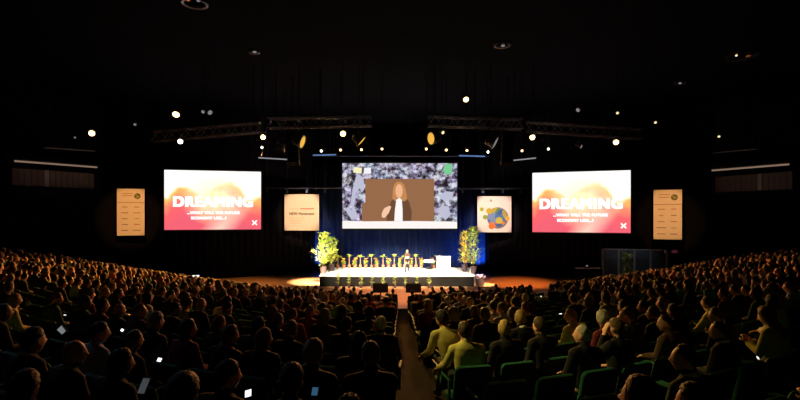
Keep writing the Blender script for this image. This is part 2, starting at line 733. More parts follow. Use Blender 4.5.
def banner(lx, ly0, ly1, dl, rx, ry0, ry1, dr, name, label, group, m=m_paper):
    A, B = at(lx, ly0, dl), at(lx, ly1, dl)
    C, D = at(rx, ry1, dr), at(rx, ry0, dr)
    mid = (A + B + C + D) / 4
    w = ((C - B).xy).length
    h = ((A.z - B.z) + (D.z - C.z)) / 2
    rz = math.atan2((C - B).y, (C - B).x)
    root = empty(name, mid, rz)
    tag(root, label, 'banner' if 'banner' in name else 'sign', group)
    MB().box((0, 0, 0), (w, .03, h)).build('panel', m, root)
    t = MB().tube((-w / 2 - .05, 0, h / 2 + .02), (w / 2 + .05, 0, h / 2 + .02), .03, n=8)
    t.build('top_rail', m_dark, root)
    hangers(root, w, h, CEIL - mid.z)
    return root, mid, w, h, rz


def globe_logo(root, cx, cz, r, y=-.02):
    o = MB()
    n = 20
    o.add([(cx + r * math.cos(2 * PI * i / n), y, cz + r * math.sin(2 * PI * i / n)) for i in range(n)], [tuple(range(n))])
    g0 = o.build('globe_emblem', m_inkg, root)
    p = MB()
    for (a, b, c, d) in ((-.35, .3, .3, .22), (.3, -.1, .32, .3), (-.2, -.45, .25, .2)):
        p.add([(cx + r * (a + c * math.cos(2 * PI * i / 9)), y - .004, cz + r * (b + d * math.sin(2 * PI * i / 9))) for i in range(9)], [tuple(range(9))])
    p.build('land_patch', mat('yellow_print', (.65, .45, .10), .8), g0)


for args in ((117, 189, 236, 34.4, 144.5, 188.6, 235, 34.9, 'sponsor_banner', 'tall cream sponsor banner left of the left slide screen', 'tall sponsor banners'),
             (653.5, 189.5, 239, 34.6, 682, 190, 240, 33.6, 'sponsor_banner', 'tall cream sponsor banner right of the right slide screen', 'tall sponsor banners')):
    root, mid, w, h, rz = banner(*args)
    globe_logo(root, w * .24, h * .345, w * .12)
    MB().box((0, -.019, h * .205), (w * .96, .006, h * .012)).build('divider_line', m_inkb, root)
    rnd = random.Random(args[0])
    for k in range(2):
        MB().box((-w * .12 + .02 * k, -.019, h * (.40 - .05 * k)), (w * .40, .006, h * .012)).build('heading_print', m_inkb, root)
    for k in range(5):
        for sx in (-1, 1):
            ln = w * rnd.uniform(.14, .34)
            m = rnd.choice([m_ink, m_ink, m_inkb, m_inkr])
            z = h * (.11 - .125 * k)
            MB().box((sx * w * .22, -.019, z), (ln, .006, h * .014)).build('sponsor_print', m, root)

root, mid, w, h, rz = banner(284.5, 194.3, 230.5, 40, 319, 194.3, 230.5, 40, 'square_sign', 'square cream sign reading NEW Movement above the left of the stage', None)
text_obj('sign_lettering', 'NEW Movement', h * .10, mat('grey_print', (.16, .14, .10), .8), root, (0, -.02, -h * .04), extrude=.002, bold=h * .004)
MB().box((w * .16, -.019, h * .10), (w * .40, .006, h * .025)).build('red_print_line', m_inkr, root)
MB().box((-w * .22, -.019, h * .10), (w * .26, .006, h * .010)).build('pale_print_line', mat('pale_print', (.72, .58, .44), .8), root)
for k in range(3):
    MB().box((-w * .17, -.019, -h * (.155 + .07 * k)), (w * (.5 - .1 * k), .006, h * .018)).build('pale_print_line', mat('pale_print2', (.74, .60, .46), .8), root)

root, mid, w, h, rz = banner(477.3, 196.3, 232.3, 40, 511.3, 196.3, 232.3, 40, 'globe_sign', 'square white sign with colourful globe emblem above right plants', None, m_paper2)


def globe_mat():
    m = mat('patchwork_globe_print', (.2, .3, .5), .8)
    nt = m.node_tree
    b = nt.nodes['Principled BSDF']
    tc = nt.nodes.new('ShaderNodeTexCoord')
    vo = nt.nodes.new('ShaderNodeTexVoronoi')
    vo.inputs['Scale'].default_value = 2.6
    nt.links.new(tc.outputs['Object'], vo.inputs['Vector'])
    sp = nt.nodes.new('ShaderNodeSeparateColor')
    nt.links.new(vo.outputs['Color'], sp.inputs[0])
    rp = nt.nodes.new('ShaderNodeValToRGB')
    rp.color_ramp.interpolation = 'CONSTANT'
    els = rp.color_ramp.elements
    els[0].position = 0
    els[0].color = (.06, .14, .42, 1)
    els[1].position = .22
    els[1].color = (.45, .42, .06, 1)
    for p, c in ((.38, (.08, .20, .50, 1)), (.55, (.12, .28, .12, 1)), (.68, (.20, .30, .55, 1)), (.84, (.75, .25, .05, 1))):
        e = els.new(p)
        e.color = c
    nt.links.new(sp.outputs[0], rp.inputs[0])
    nt.links.new(rp.outputs[0], b.inputs['Base Color'])
    return m


def disc(cx, cz, r, y, n=28):
    o = MB()
    o.add([(cx + r * math.cos(2 * PI * i / n), y, cz + r * math.sin(2 * PI * i / n)) for i in range(n)], [tuple(range(n))])
    return o


disc(w * .10, -h * .10, w * .315, -.020).build('globe_emblem', mat('grey_globe_print', (.22, .22, .24), .8), root)
disc(w * .085, -h * .08, w * .285, -.024).build('globe_patches', globe_mat(), root)
for (cx, cz, r, c) in ((-.37, .14, .06, (.35, .42, .05)), (-.10, .38, .035, (.5, .3, .3)), (-.27, -.08, .07, (.25, .40, .06)), (-.08, -.33, .09, (.80, .20, .04)), (.38, -.12, .07, (.75, .45, .05)), (-.15, .09, .09, (.55, .42, .04)), (.14, -.17, .10, (.55, .55, .08))):
    disc(cx * w, cz * h, r * w, -.027, 12).build('coloured_patch', mat('patch_%d' % int(cx * 100), c, .8), root)

# ------------------------------------------------------------------ lectern, side table, monitors
lec = empty('lectern', (at(443.5, 270, 37.2).x, 37.2, STZ))
tag(lec, 'white box lectern with two thin microphones, right on the stage', 'lectern')
l = MB()
l.box((0, 0, .55), (1.05, .45, 1.1))
l.build('body', m_white, lec, bevel=.015)
l = MB()
l.box((0, -.02, 1.12), (1.12, .52, .04))
l.build('top', m_white, lec, bevel=.008)
for sx in (-.28, .25):
    k = MB()
    k.tube((sx, 0, 1.14), (sx + .02, -.02, 1.30), .008, n=6)
    k.tube((sx + .02, -.02, 1.30), (sx + .09, .12, 1.36), .008, n=6)
    k.ball((sx + .10, .14, 1.365), .025, 8, 6)
    k.build('microphone', m_dark, lec, smooth=True)

tbx = at(428.8, 268, 38.4).x
tab = empty('cocktail_table', (tbx, 38.4, STZ))
tag(tab, 'small round table draped in white cloth, left of the lectern', 'table')
MB().lathe([(.0, .0), (.28, .0), (.28, .03), (.04, .06), (.04, .70)], n=16).build('pedestal', m_dark, tab, smooth=False)
MB().lathe([(.0, .70), (.40, .70), (.40, .735), (.0, .735)], n=24).build('table_top', m_white, tab)
cl = MB()
n = 32
rings = []
for (r, z, a) in ((.02, .742, 0), (.41, .742, 0), (.43, .70, .01), (.45, .55, .04)):
    rings.append([((r + a * math.sin(i * 2 * PI / n * 7)) * math.cos(2 * PI * i / n), (r + a * math.sin(i * 2 * PI / n * 7)) * math.sin(2 * PI * i / n), z) for i in range(n)])
cl.loft(rings, caps=False)
c = cl.build('tablecloth', m_white, smooth=True)
c.location = tab.location
tag(c, 'short white cloth draped over the small round stage table', 'tablecloth')

m_screen_off = mat('dark_glass_screen', (.01, .012, .02), .2, spec=.5, var=.1)
for px, lab in ((413.5, 'black floor monitor at the head of the aisle, below the speaker'), (380.5, 'black floor monitor left of the aisle, in front of the stage')):
    y = 29.6
    r = empty('floor_monitor', (at(px, 290, y).x, y, 0), 0)
    tag(r, lab, 'monitor', 'black stage monitors on the floor')
    rot = Euler((R(-14), 0, 0)).to_matrix()
    MB().box((0, 0, .55), (.95, .06, .56), rot).build('housing', mat('black_monitor_case', (.004, .004, .005), .6, spec=.05), r, bevel=.01)
    MB().box((0, .045, .56), (.88, .012, .50), rot).build('screen', m_screen_off, r)
    k = MB()
    k.box((0, -.05, .15), (.08, .06, .30))
    k.box((0, -.02, .015), (.7, .45, .03))
    k.build('stand', m_dark, r)

# ------------------------------------------------------------------ plants
m_leaf_y = mat('yellow_green_leaf', (.60, .62, .10), .5, var=.35, scale=9)
m_leaf_g = mat('fresh_green_leaf', (.30, .48, .07), .5, var=.4, scale=9)
m_leaf_d = mat('deep_green_leaf', (.07, .20, .05), .55, var=.4, scale=9)
m_bark = mat('brown_bark', (.30, .16, .07), .8, var=.3, scale=20)
m_pot = mat('dark_clay_pot', (.07, .045, .05), .6, var=.3, scale=8)
m_pot_r = mat('terracotta_pot', (.45, .17, .09), .6, var=.2, scale=8)
m_soil = mat('potting_soil', (.04, .025, .015), .95, var=.4, scale=30)
m_petal = mat('yellow_petal', (.85, .62, .05), .5, var=.15, scale=10)
m_red_petal = mat('pink_petal', (.65, .10, .14), .5, var=.2, scale=10)


def leaf(mb, p, d, ln, w, droop=.3, mi=0):
    p, d = Vector(p), Vector(d).normalized()
    side = d.cross(Vector((0, 0, 1)))
    if side.length < .05:
        side = Vector((1, 0, 0))
    side.normalize()
    up = side.cross(d)
    q = p + d * ln * .5 + up * ln * .06
    t = p + d * ln - Vector((0, 0, 1)) * ln * droop
    h = .004
    mb.add([p, q + side * w / 2, q - side * w / 2, t, q - up * h], [(0, 1, 2), (1, 3, 2), (0, 4, 1), (0, 2, 4), (1, 4, 3), (3, 4, 2)], mi)


def pot(parent, r=.2, h=.4, m=m_pot):
    p = MB().lathe([(.0, 0), (r * .72, 0), (r, h), (r * 1.06, h), (r * 1.06, h + .03), (r * .9, h + .03), (r * .86, h - .03), (0, h - .03)], n=18)
    p.build('pot', m, parent, smooth=False)
    MB().lathe([(.0, h - .05), (r * .87, h - .05), (r * .80, h - .015), (0, h - .01)], n=14).build('soil', m_soil, parent)


def tree(loc, h, rad, label, seed, narrow=1.0, leaf_mats=(m_leaf_y, m_leaf_g), pot_r=.24, pot_h=.5, dens=1.0, group=None):
    rnd = random.Random(seed)
    t = empty('potted_tree', loc)
    tag(t, label, 'plant', group)
    pot(t, pot_r, pot_h)
    tr = MB()
    fo = MB()
    for k in range(3):
        a = rnd.uniform(0, 6.28)
        p = Vector((.05 * math.cos(a), .05 * math.sin(a), pot_h - .03))
        n = 6
        for i in range(n):
            q = p + Vector((rnd.uniform(-.06, .06), rnd.uniform(-.06, .06), (h * .94 - pot_h) / n * (1 - .1 * k)))
            tr.tube(p, q, .028 * (1 - i / n * .7), .028 * (1 - (i + 1) / n * .7), 6)
            p = q
    nl = int(430 * dens)
    for i in range(nl):
        u = rnd.random()
        z = pot_h + .12 + (h - pot_h - .12) * u
        prof = rad * (math.sin(PI * min(1, max(0.06, (.10 + .72 * (1 - u))))) ** .85) * narrow
        lump = .70 + .50 * math.sin(z * 7.0 + seed) * math.sin(seed * 3 + z * 3)
        a = rnd.uniform(0, 6.28)
        r = prof * lump * math.sqrt(rnd.random())
        p = (r * math.cos(a), r * math.sin(a), z)
        leaf(fo, p, (math.cos(a), math.sin(a), rnd.uniform(.0, 1.5)), rnd.uniform(.24, .46), rnd.uniform(.07, .12), rnd.uniform(-.1, .3), 0 if rnd.random() < .5 else 1)
    tr.build('trunk', m_bark, t, smooth=True)
    fo.build('foliage', list(leaf_mats), t)
    return t


y = 35.2
tree((at(323.2, 0, y).x, y, STZ), 2.95, .72, 'bushy tall plant in dark pot at the left front end of stage', 3)
y = 37.2
tree((at(331.5, 0, y).x, y, STZ), 2.55, .62, 'bushy plant in round dark pot just behind the left front plant', 8, dens=.8)
y = 36.6
tree((at(464.8, 0, y).x, y, STZ), 3.0, .46, 'slender yellow green plant beside lectern at right end of stage', 5, leaf_mats=(m_leaf_y, m_petal), dens=.75)
y = 35.4
tree((at(473.3, 0, y).x, y, STZ), 3.35, .62, 'tallest bright green plant at the right front corner of stage', 6, leaf_mats=(m_leaf_g, m_leaf_y))

# row of small palms and flowering plants along the back of the stage
def small_palm(loc, seed, h=1.18):
    rnd = random.Random(seed)
    t = empty('potted_palm', loc)
    pot(t, .13, .24, m_pot_r)
    MB().tube((0, 0, .2), (.02, 0, h * .74), .045, .035, 8).build('trunk', m_bark, t)
    fo = MB()
    for i in range(16):
        a = i * 2.4 + rnd.uniform(-.2, .2)
        el = rnd.uniform(.2, 1.1)
        d = (math.cos(a), math.sin(a), el)
        leaf(fo, (.02, 0, h * .74), d, rnd.uniform(.36, .52), .14, .2, i % 2)
    fo.build('fronds', [m_leaf_y, m_leaf_g], t)
    return t


def flower_pot(loc, seed):
    rnd = random.Random(seed)
    t = empty('potted_flowers', loc)
    pot(t, .15, .26, m_pot_r)
    fo = MB()
    for i in range(46):
        a = rnd.uniform(0, 6.28)
        leaf(fo, (rnd.uniform(-.06, .06), rnd.uniform(-.06, .06), rnd.uniform(.26, .45)), (math.cos(a), math.sin(a), rnd.uniform(.1, 1.2)), rnd.uniform(.2, .32), .09, .2, i % 2)
    fo.build('foliage', [m_leaf_g, m_leaf_y], t)
    fb = MB()
    for i in range(9):
        a = rnd.uniform(0, 6.28)
        r = rnd.uniform(.02, .22)
        p = Vector((r * math.cos(a), r * math.sin(a), rnd.uniform(.48, .78)))
        for k in range(7):
            b = k * .9
            leaf(fb, p, (math.cos(b), math.sin(b) * .7 - .3, .5), .13, .08, 0)
    fb.build('blossoms', m_petal, t)
    fb = MB()
    for i in range(3):
        a = rnd.uniform(0, 6.28)
        p = Vector((.18 * math.cos(a), .18 * math.sin(a), rnd.uniform(.62, .86)))
        for k in range(6):
            leaf(fb, p, (math.cos(k), math.sin(k), .6), .11, .07, 0)
    fb.build('pink_blossoms', m_red_petal, t)
    return t


ORD = ['first', 'second', 'third', 'fourth', 'fifth', 'sixth', 'seventh', 'eighth', 'ninth', 'tenth', 'eleventh', 'twelfth', 'thirteenth', 'fourteenth',
       'fifteenth', 'sixteenth', 'seventeenth', 'eighteenth', 'nineteenth', 'twentieth', 'twenty-first', 'twenty-second', 'twenty-third', 'twenty-fourth',
       'twenty-fifth', 'twenty-sixth', 'twenty-seventh', 'twenty-eighth', 'twenty-ninth', 'thirtieth', 'thirty-first', 'thirty-second', 'thirty-third']
yb = 39.1
palms = [337.8, 349.2, 360.4, 371.6, 383, 394, 404.6, 416, 437.5]
flowers = [344, 355, 365.6, 376.5, 388.3, 399.8, 411, 421.3, 433]
pp = [small_palm((0, 0, 0), 21), small_palm((0, 0, 0), 22, 1.24)]
ff = [flower_pot((0, 0, 0), 31), flower_pot((0, 0, 0), 32)]
for kind, lst, protos in (('palm', palms, pp), ('flowers', flowers, ff)):
    for i, px in enumerate(lst):
        o = protos[i] if i < 2 else copy_tree(protos[i % 2])
        o.location = (at(px, 0, yb).x, yb, STZ)
        o.rotation_euler.z = i * 1.3
        if kind == 'palm':
            tag(o, 'small potted palm at back of stage, %s palm from the left' % ORD[i], 'plant', 'small palms along the back of the stage')
        else:
            tag(o, 'low pot of yellow flowers at back of stage, %s pot from the left' % ORD[i], 'plant', 'flower pots along the back of the stage')

# plants standing on the floor in front of the stage
def front_plant(loc, seed):
    rnd = random.Random(seed)
    t = empty('potted_shrub', loc)
    pot(t, .11, .2, m_pot)
    fo = MB()
    for i in range(44):
        z = rnd.uniform(.22, .98)
        a = rnd.uniform(0, 6.28)
        leaf(fo, (.03 * math.cos(a), .03 * math.sin(a), z), (math.cos(a), math.sin(a), rnd.uniform(.3, 1.4)), rnd.uniform(.14, .26), .07, .1, i % 2)
    fo.build('foliage', [m_leaf_y, m_leaf_g], t)
    st = MB().tube((0, 0, .17), (0, 0, .95), .015, .008, 6)
    st.build('stem', m_bark, t)
    return t


fp = front_plant((0, 0, 0), 41)
for i, px in enumerate([338, 349, 361, 372, 383.5, 395, 405.5, 417, 429]):
    o = fp if i == 0 else copy_tree(fp)
    o.location = (at(px, 0, 33.4).x, 33.4, 0)
    o.rotation_euler.z = i * .9
    tag(o, 'upright leafy shrub against the stage front, %s from the left' % ORD[i], 'plant', 'shrubs along the stage front')

# basket of white and purple flowers beside the right end of the stage
bq = empty('flower_basket', (at(480, 0, 34.6).x, 34.6, 0))
tag(bq, 'low basket of white and mauve flowers on floor beside right stage end', 'flowers')
MB().lathe([(0, 0), (.26, 0), (.32, .5), (.28, .5), (.25, .3), (0, .3)], n=16).build('basket', m_pot, bq)
rnd = random.Random(5)
f1, f2 = MB(), MB()
for i in range(90):
    a = rnd.uniform(0, 6.28)
    r = rnd.uniform(0, .34)
    leaf(f1 if i % 2 else f2, (r * math.cos(a), r * math.sin(a), .5 + .25 * rnd.random()), (math.cos(a), math.sin(a), .8), .14, .09, .1)
f1.build('white_blossoms', m_white, bq)
f2.build('mauve_blossoms', mat('mauve_petal', (.35, .2, .45), .6, var=.2), bq)

# ------------------------------------------------------------------ trusses
def truss(A, B, w, label, nseg, name='lighting_truss', wires=True, r=.028, m=m_steel):
    A, B = Vector(A), Vector(B)
    root = empty(name, (A + B) / 2)
    tag(root, label, 'truss')
    c = (A + B) / 2
    d = (B - A).normalized()
    up = Vector((0, 0, 1))
    sd = d.cross(up).normalized()
    offs = [sd * (w / 2 * a) + up * (w / 2 * b) for a, b in ((-1, -1), (1, -1), (1, 1), (-1, 1))]
    for o in offs:
        MB().tube(A - c + o, B - c + o, r, n=8).build('chord', m, root, smooth=True)
    lat = MB()
    for i in range(nseg):
        p, q = A - c + (B - A) * i / nseg, A - c + (B - A) * (i + 1) / nseg
        for k in range(4):
            o1, o2 = offs[k], offs[(k + 1) % 4]
            if i % 2:
                o1, o2 = o2, o1
            lat.tube(p + o1, q + o2, r * .5, n=5)
    lat.build('lattice', m, root)
    if wires:
        for t in (.08, .5, .92):
            p = A - c + (B - A) * t
            MB().tube(p + up * w / 2, (p.x, p.y, CEIL - c.z), .015, n=6).build('hanging_wire', m_dark, root)
    return root


YT = 27.0
truss(at(152, 137, 25.5), at(262, 127.5, YT), .52, 'left lighting truss hanging below the ceiling before left slide screen', 14)
truss(at(268, 123.5, YT + .6), at(372, 121.5, YT + .6), .55, 'lighting truss hanging before the left half of centre screen', 14)
truss(at(428, 121.5, YT + .6), at(522, 124.5, YT + .6), .55, 'lighting truss hanging before the right half of centre screen', 14)
truss(at(526, 127, YT), at(642, 134.5, 25.5), .52, 'right lighting truss hanging below the ceiling before right slide screen', 14)
m_bluebar = mat('blue_light_tinted_pipe', (.06, .10, .24), .4, .5, var=.2)  # blue light on the pipes is put into their base colour
yb2 = 39.5
b = MB().tube(at(312, 155.8, yb2), at(491, 156.3, yb2), .06, n=8)
for px in (330, 370, 410, 450, 480):
    p = at(px, 156, yb2)
    b.tube(p, (p.x, p.y, CEIL), .015, n=6)
o = b.build('lamp_pipe', m_bluebar)
tag(o, 'blue lit pipe hanging just above the centre screen', 'pipe')
for px0, px1, py, lab in ((263, 342, 188, 'pipe above the left square sign'), (459, 533, 188.5, 'pipe above the globe sign')):
    b = MB().tube(at(px0, py, 38.8), at(px1, py, 38.8), .07, n=8)
    for px in (px0 + 4, px0 + 24, px0 + 44, px0 + 62):
        p = at(px, py, 38.8)
        b.box((p.x, p.y, p.z - .22), (.16, .12, .3))
        b.tube(p, (p.x, p.y, CEIL), .012, n=5)
    tag(b.build('curtain_pipe', m_bluebar), 'dim blue ' + lab, 'pipe')

# line array loudspeakers
for px, lab in ((292.5, 'curved hanging stack of black loudspeakers left of the centre screen'), (508, 'curved hanging stack of black loudspeakers right of the centre screen')):
    y = 29.2
    p = at(px, 121, y)
    root = empty('line_array_speaker', p)
    tag(root, lab, 'loudspeaker')
    z = 0
    yy = 0
    for k in range(7):
        rot = Euler((R(-3 - 3.2 * k), 0, 0)).to_matrix()
        e = MB().box((0, yy, z - .19), (.72, .5, .35), rot, taper=.97)
        en = e.build('speaker_cabinet', mat('charcoal_speaker_grille', (.010, .010, .012), .9, var=.3, scale=30, spec=.03), root, bevel=.015)
        z -= .375
        yy += .02 + .013 * k
    MB().box((0, 0, .06), (.8, .6, .06)).build('flying_frame', m_steel, root)
    MB().tube((0, 0, .09), (0, 0, CEIL - p.z), .02, n=6).build('hanging_wire', m_dark, root)

# ------------------------------------------------------------------ stage lamps
def lamp_em(name, c, s):
    return emat(name, c, s)


LAMP_C = {'yellow': lamp_em('lamp_yellow', (1, .72, .22), 6), 'white': lamp_em('lamp_white', (1, .93, .8), 5), 'warm': lamp_em('lamp_warm', (1, .62, .25), 5),
          'dim': lamp_em('lamp_dim', (1, .75, .4), 1.2), 'amber': lamp_em('lamp_amber', (1, .55, .08), .9), 'faint': lamp_em('lamp_faint', (.75, .7, .7), .28)}


def spotlight(px, py, y, rad, col, label, hang_py=None, aim=(0, -1, -.55), name='stage_spotlight', L=None):
    p = at(px, py, y)
    root = empty(name, p)
    tag(root, label, 'spotlight')
    d = Vector(aim).normalized()
    q = d.to_track_quat('Z', 'Y').to_matrix()
    L = L or rad * 3.2

    def ring(z, r, n=14):
        return [q @ Vector((r * math.cos(2 * PI * i / n), r * math.sin(2 * PI * i / n), z)) for i in range(n)]
    b = MB()
    b.loft([ring(-L, rad * .55), ring(-L * .8, rad * .85), ring(-L * .3, rad * .9), ring(-L * .1, rad * 1.12), ring(.02, rad * 1.15), ring(.02, rad * 1.0), ring(-.02, rad * .98)])
    b.build('housing', m_dark, root, smooth=False)
    ln = MB()
    n = 14
    rr = [[q @ Vector((rad * s * math.cos(2 * PI * i / n), rad * s * math.sin(2 * PI * i / n), z)) for i in range(n)] for s, z in ((.97, .0), (.75, .03), (.35, .045), (.05, .05))]
    ln.loft(rr)
    ln.build('lens', LAMP_C[col], root, smooth=True)
    top = CEIL - p.z
    yk = MB()
    sx = q @ Vector((rad * 1.25, 0, -L * .4))
    sy = q @ Vector((-rad * 1.25, 0, -L * .4))
    mid = (sx + sy) / 2
    tp = mid + Vector((0, 0, rad * 2.0))
    yk.tube(sx, sx + Vector((0, 0, rad * 2.0)), .018, n=6)
    yk.tube(sy, sy + Vector((0, 0, rad * 2.0)), .018, n=6)
    yk.tube(sx + Vector((0, 0, rad * 2.0)), sy + Vector((0, 0, rad * 2.0)), .018, n=6)
    if top > tp.z + .02:
        yk.tube(tp, (tp.x, tp.y, top), .014, n=6)
    yk.build('yoke', m_dark, root)
    return root


# lamps hung on the trusses
spotlight(91.8, 133.3, 24.5, .15, 'warm', 'bright warm spotlight out left near the left booth', aim=(.5, -1, -.5))
spotlight(176, 114.5, 23.9, .17, 'warm', 'bright amber spotlight above the left truss', aim=(.2, -1, -.9))
spotlight(180.3, 141.5, 25, .13, 'white', 'white lamp hanging from the left truss above left slide screen', 133, aim=(.3, -1, -.4))
spotlight(263, 137.3, 26.2, .13, 'yellow', 'bright yellow spotlight under inner end of the left truss', 128, aim=(.3, -1, -.35))
spotlight(343, 133.8, 26.8, .155, 'yellow', 'brightest yellow spotlight above upper left corner of centre screen', 124, aim=(.2, -1, -.35))
spotlight(466, 99.5, 26, .15, 'yellow', 'yellow lamp near ceiling, high above right of the centre screen', aim=(-.1, -1, -.7))
spotlight(532.3, 137.5, 26.2, .14, 'yellow', 'bright yellow spotlight under inner end of the right truss', 128, aim=(-.3, -1, -.4))
spotlight(616, 142.3, 24.9, .14, 'warm', 'warm white lamp hanging from the right truss above right slide screen', 134, aim=(-.3, -1, -.45))
spotlight(617.5, 113, 24.2, .07, 'dim', 'small faint lamp near ceiling above the right truss', aim=(-.3, -1, -.6))
spotlight(655.5, 122.5, 25, .07, 'dim', 'small faint lamp beyond the right truss end', aim=(-.3, -1, -.6))
spotlight(719, 136.5, 24, .06, 'dim', 'small faint lamp above the right booth', aim=(-.5, -1, -.6))
spotlight(203, 111.8, 25.2, .09, 'faint', 'small grey lamp above the left truss', aim=(0, -1, -.6))
spotlight(210, 112.5, 24.8, .13, 'faint', 'grey can lamp beside the small lamp above left truss', aim=(.8, -.6, -.6))
spotlight(578, 110, 25, .11, 'faint', 'pair-like grey can lamp above the right truss', aim=(-.8, -.6, -.6))
spotlight(135, 124.5, 25.5, .07, 'faint', 'tiny grey lamp left of the amber spotlight', aim=(.3, -1, -.5))
spotlight(75, 137.5, 24.5, .05, 'faint', 'tiny grey lamp left of the warm spotlight', aim=(.3, -1, -.5))
spotlight(443, 132.5, 26.9, .10, 'dim', 'narrow pale lamp beside the large yellow lamp', 124, aim=(.6, -1, -.6))
spotlight(581, 146.5, 25.2, .10, 'faint', 'grey can lamp under the right truss', 131, aim=(.8, -.6, -.5))
# large moving heads with yellow gel, seen partly from the side
for px, py, lab, aim in ((302.5, 142, 'large tilted lamp with yellow rim left of the centre screen', (.97, -.14, -.35)),
                         (361.5, 141, 'large lamp with yellow rim above the centre screen', (.9, .12, -.8)),
                         (431, 138.5, 'large oval yellow lamp right above the centre screen', (-.85, -.5, -.15)),
                         (495, 143, 'large dark tilted lamp left of right loudspeakers', (.9, -.25, -.5))):
    spotlight(px, py, 26.7, .34, 'amber' if px != 495 else 'faint', lab, 124, aim=aim, name='moving_head_lamp', L=.55)
# row of little bulbs below
for i, (px, py) in enumerate(((321.3, 151), (340.5, 150), (361.5, 149.7), (382, 149), (426.3, 149), (446.3, 150), (467, 150.5), (488, 152), (522, 150.8), (548.3, 149), (262, 147.5))):
    where = ORD[i] + ' from the left' if i < 10 else ''
    lab = 'small bulb lamp in row above centre screen, %s' % where if i < 10 else 'small bulb lamp just under the inner end of left truss'
    spotlight(px, py, 28.6, .07, 'white' if i in (0, 7, 9, 10) else 'warm', lab, 124, aim=(0, -1, -.3), name='bulb_lamp')

# tube lamps
m_tube = emat('tube_lamp_grey', (.75, .75, .85), .35)
m_tube_b = emat('tube_lamp_blue', (.25, .45, 1), .45)
for px0, py0, px1, py1, mm, lab in ((258.5, 157.8, 287, 159.5, m_tube, 'grey tube lamp between left slide screen and centre screen'),
                                    (512.5, 160.5, 536, 158, m_tube, 'grey tube lamp between centre screen and right slide screen'),
                                    (313, 155.2, 336, 154.8, m_tube_b, 'blue tube lamp above the left corner of centre screen'),
                                    (459, 155.6, 485, 156.4, m_tube_b, 'blue tube lamp above right corner of centre screen')):
    a, b = at(px0, py0, 33), at(px1, py1, 33)
    root = empty('tube_lamp', (a + b) / 2)
    tag(root, lab, 'lamp')
    c = (a + b) / 2
    MB().tube(a - c, b - c, .04, n=8).build('tube', mm, root)
    up = Vector((0, .02, .08))
    k = MB().bar(a - c + up, b - c + up, .1, .06)
    for t in (.1, .9):
        p = a - c + (b - a) * t + up
        k.tube(p, (p.x, p.y, CEIL - c.z), .01, n=5)
    k.build('housing', m_dark, root)

# ceiling fittings: round recessed rings with small lamps
m_ring = mat('brushed_ring', (.25, .25, .27), .35, .9, var=.2)


def ceiling_ring(px, py, rad, lamps, label):
    y = (CEIL - CAM_Z) * F / (216 - py)
    x = (px - 400) / F * y
    root = empty('ceiling_light', (x, y, CEIL))
    tag(root, label, 'ceiling light')
    rings = []
    n = 28
    t = MB().lathe([(rad * .80, 0), (rad * .80, -.10), (rad, -.12), (rad, 0)], n=n)
    t.build('ring', m_ring, root)
    for dx, dy, r, col in lamps:
        l = MB().ball((dx * rad, dy * rad, -.08), (r, r, .05), 10, 6)
        l.build('lamp', LAMP_C[col] if isinstance(col, str) else col, root, smooth=True)
    return root


m_orange = emat('lamp_deep_orange', (1, .22, .05), .5)
ceiling_ring(195, 1.5, .50, ((-.25, -.7, .09, m_orange), (.5, -.55, .08, 'faint')), 'round ceiling light at the top edge above left screen')
ceiling_ring(12.5, 90.5, .80, ((-.3, -.4, .13, 'dim'), (.6, -.1, .12, 'dim')), 'round twin lamp ceiling light far out left')
ceiling_ring(254, 50.5, .30, ((.1, 0, .10, 'faint'),), 'small round ceiling light high above left screen')
ceiling_ring(502.5, 43.5, .42, ((.1, .2, .10, 'faint'),), 'small round ceiling light high above right of centre screen')
ceiling_ring(742.5, 54.5, .75, ((-.5, -.1, .06, 'dim'), (.4, 0, .12, emat('lamp_brown', (1, .25, .04), .12))), 'round ceiling light far out right')
ceiling_ring(680, 82, .4, ((0, 0, .09, 'faint'),), 'tiny ceiling light above the right slide screen')

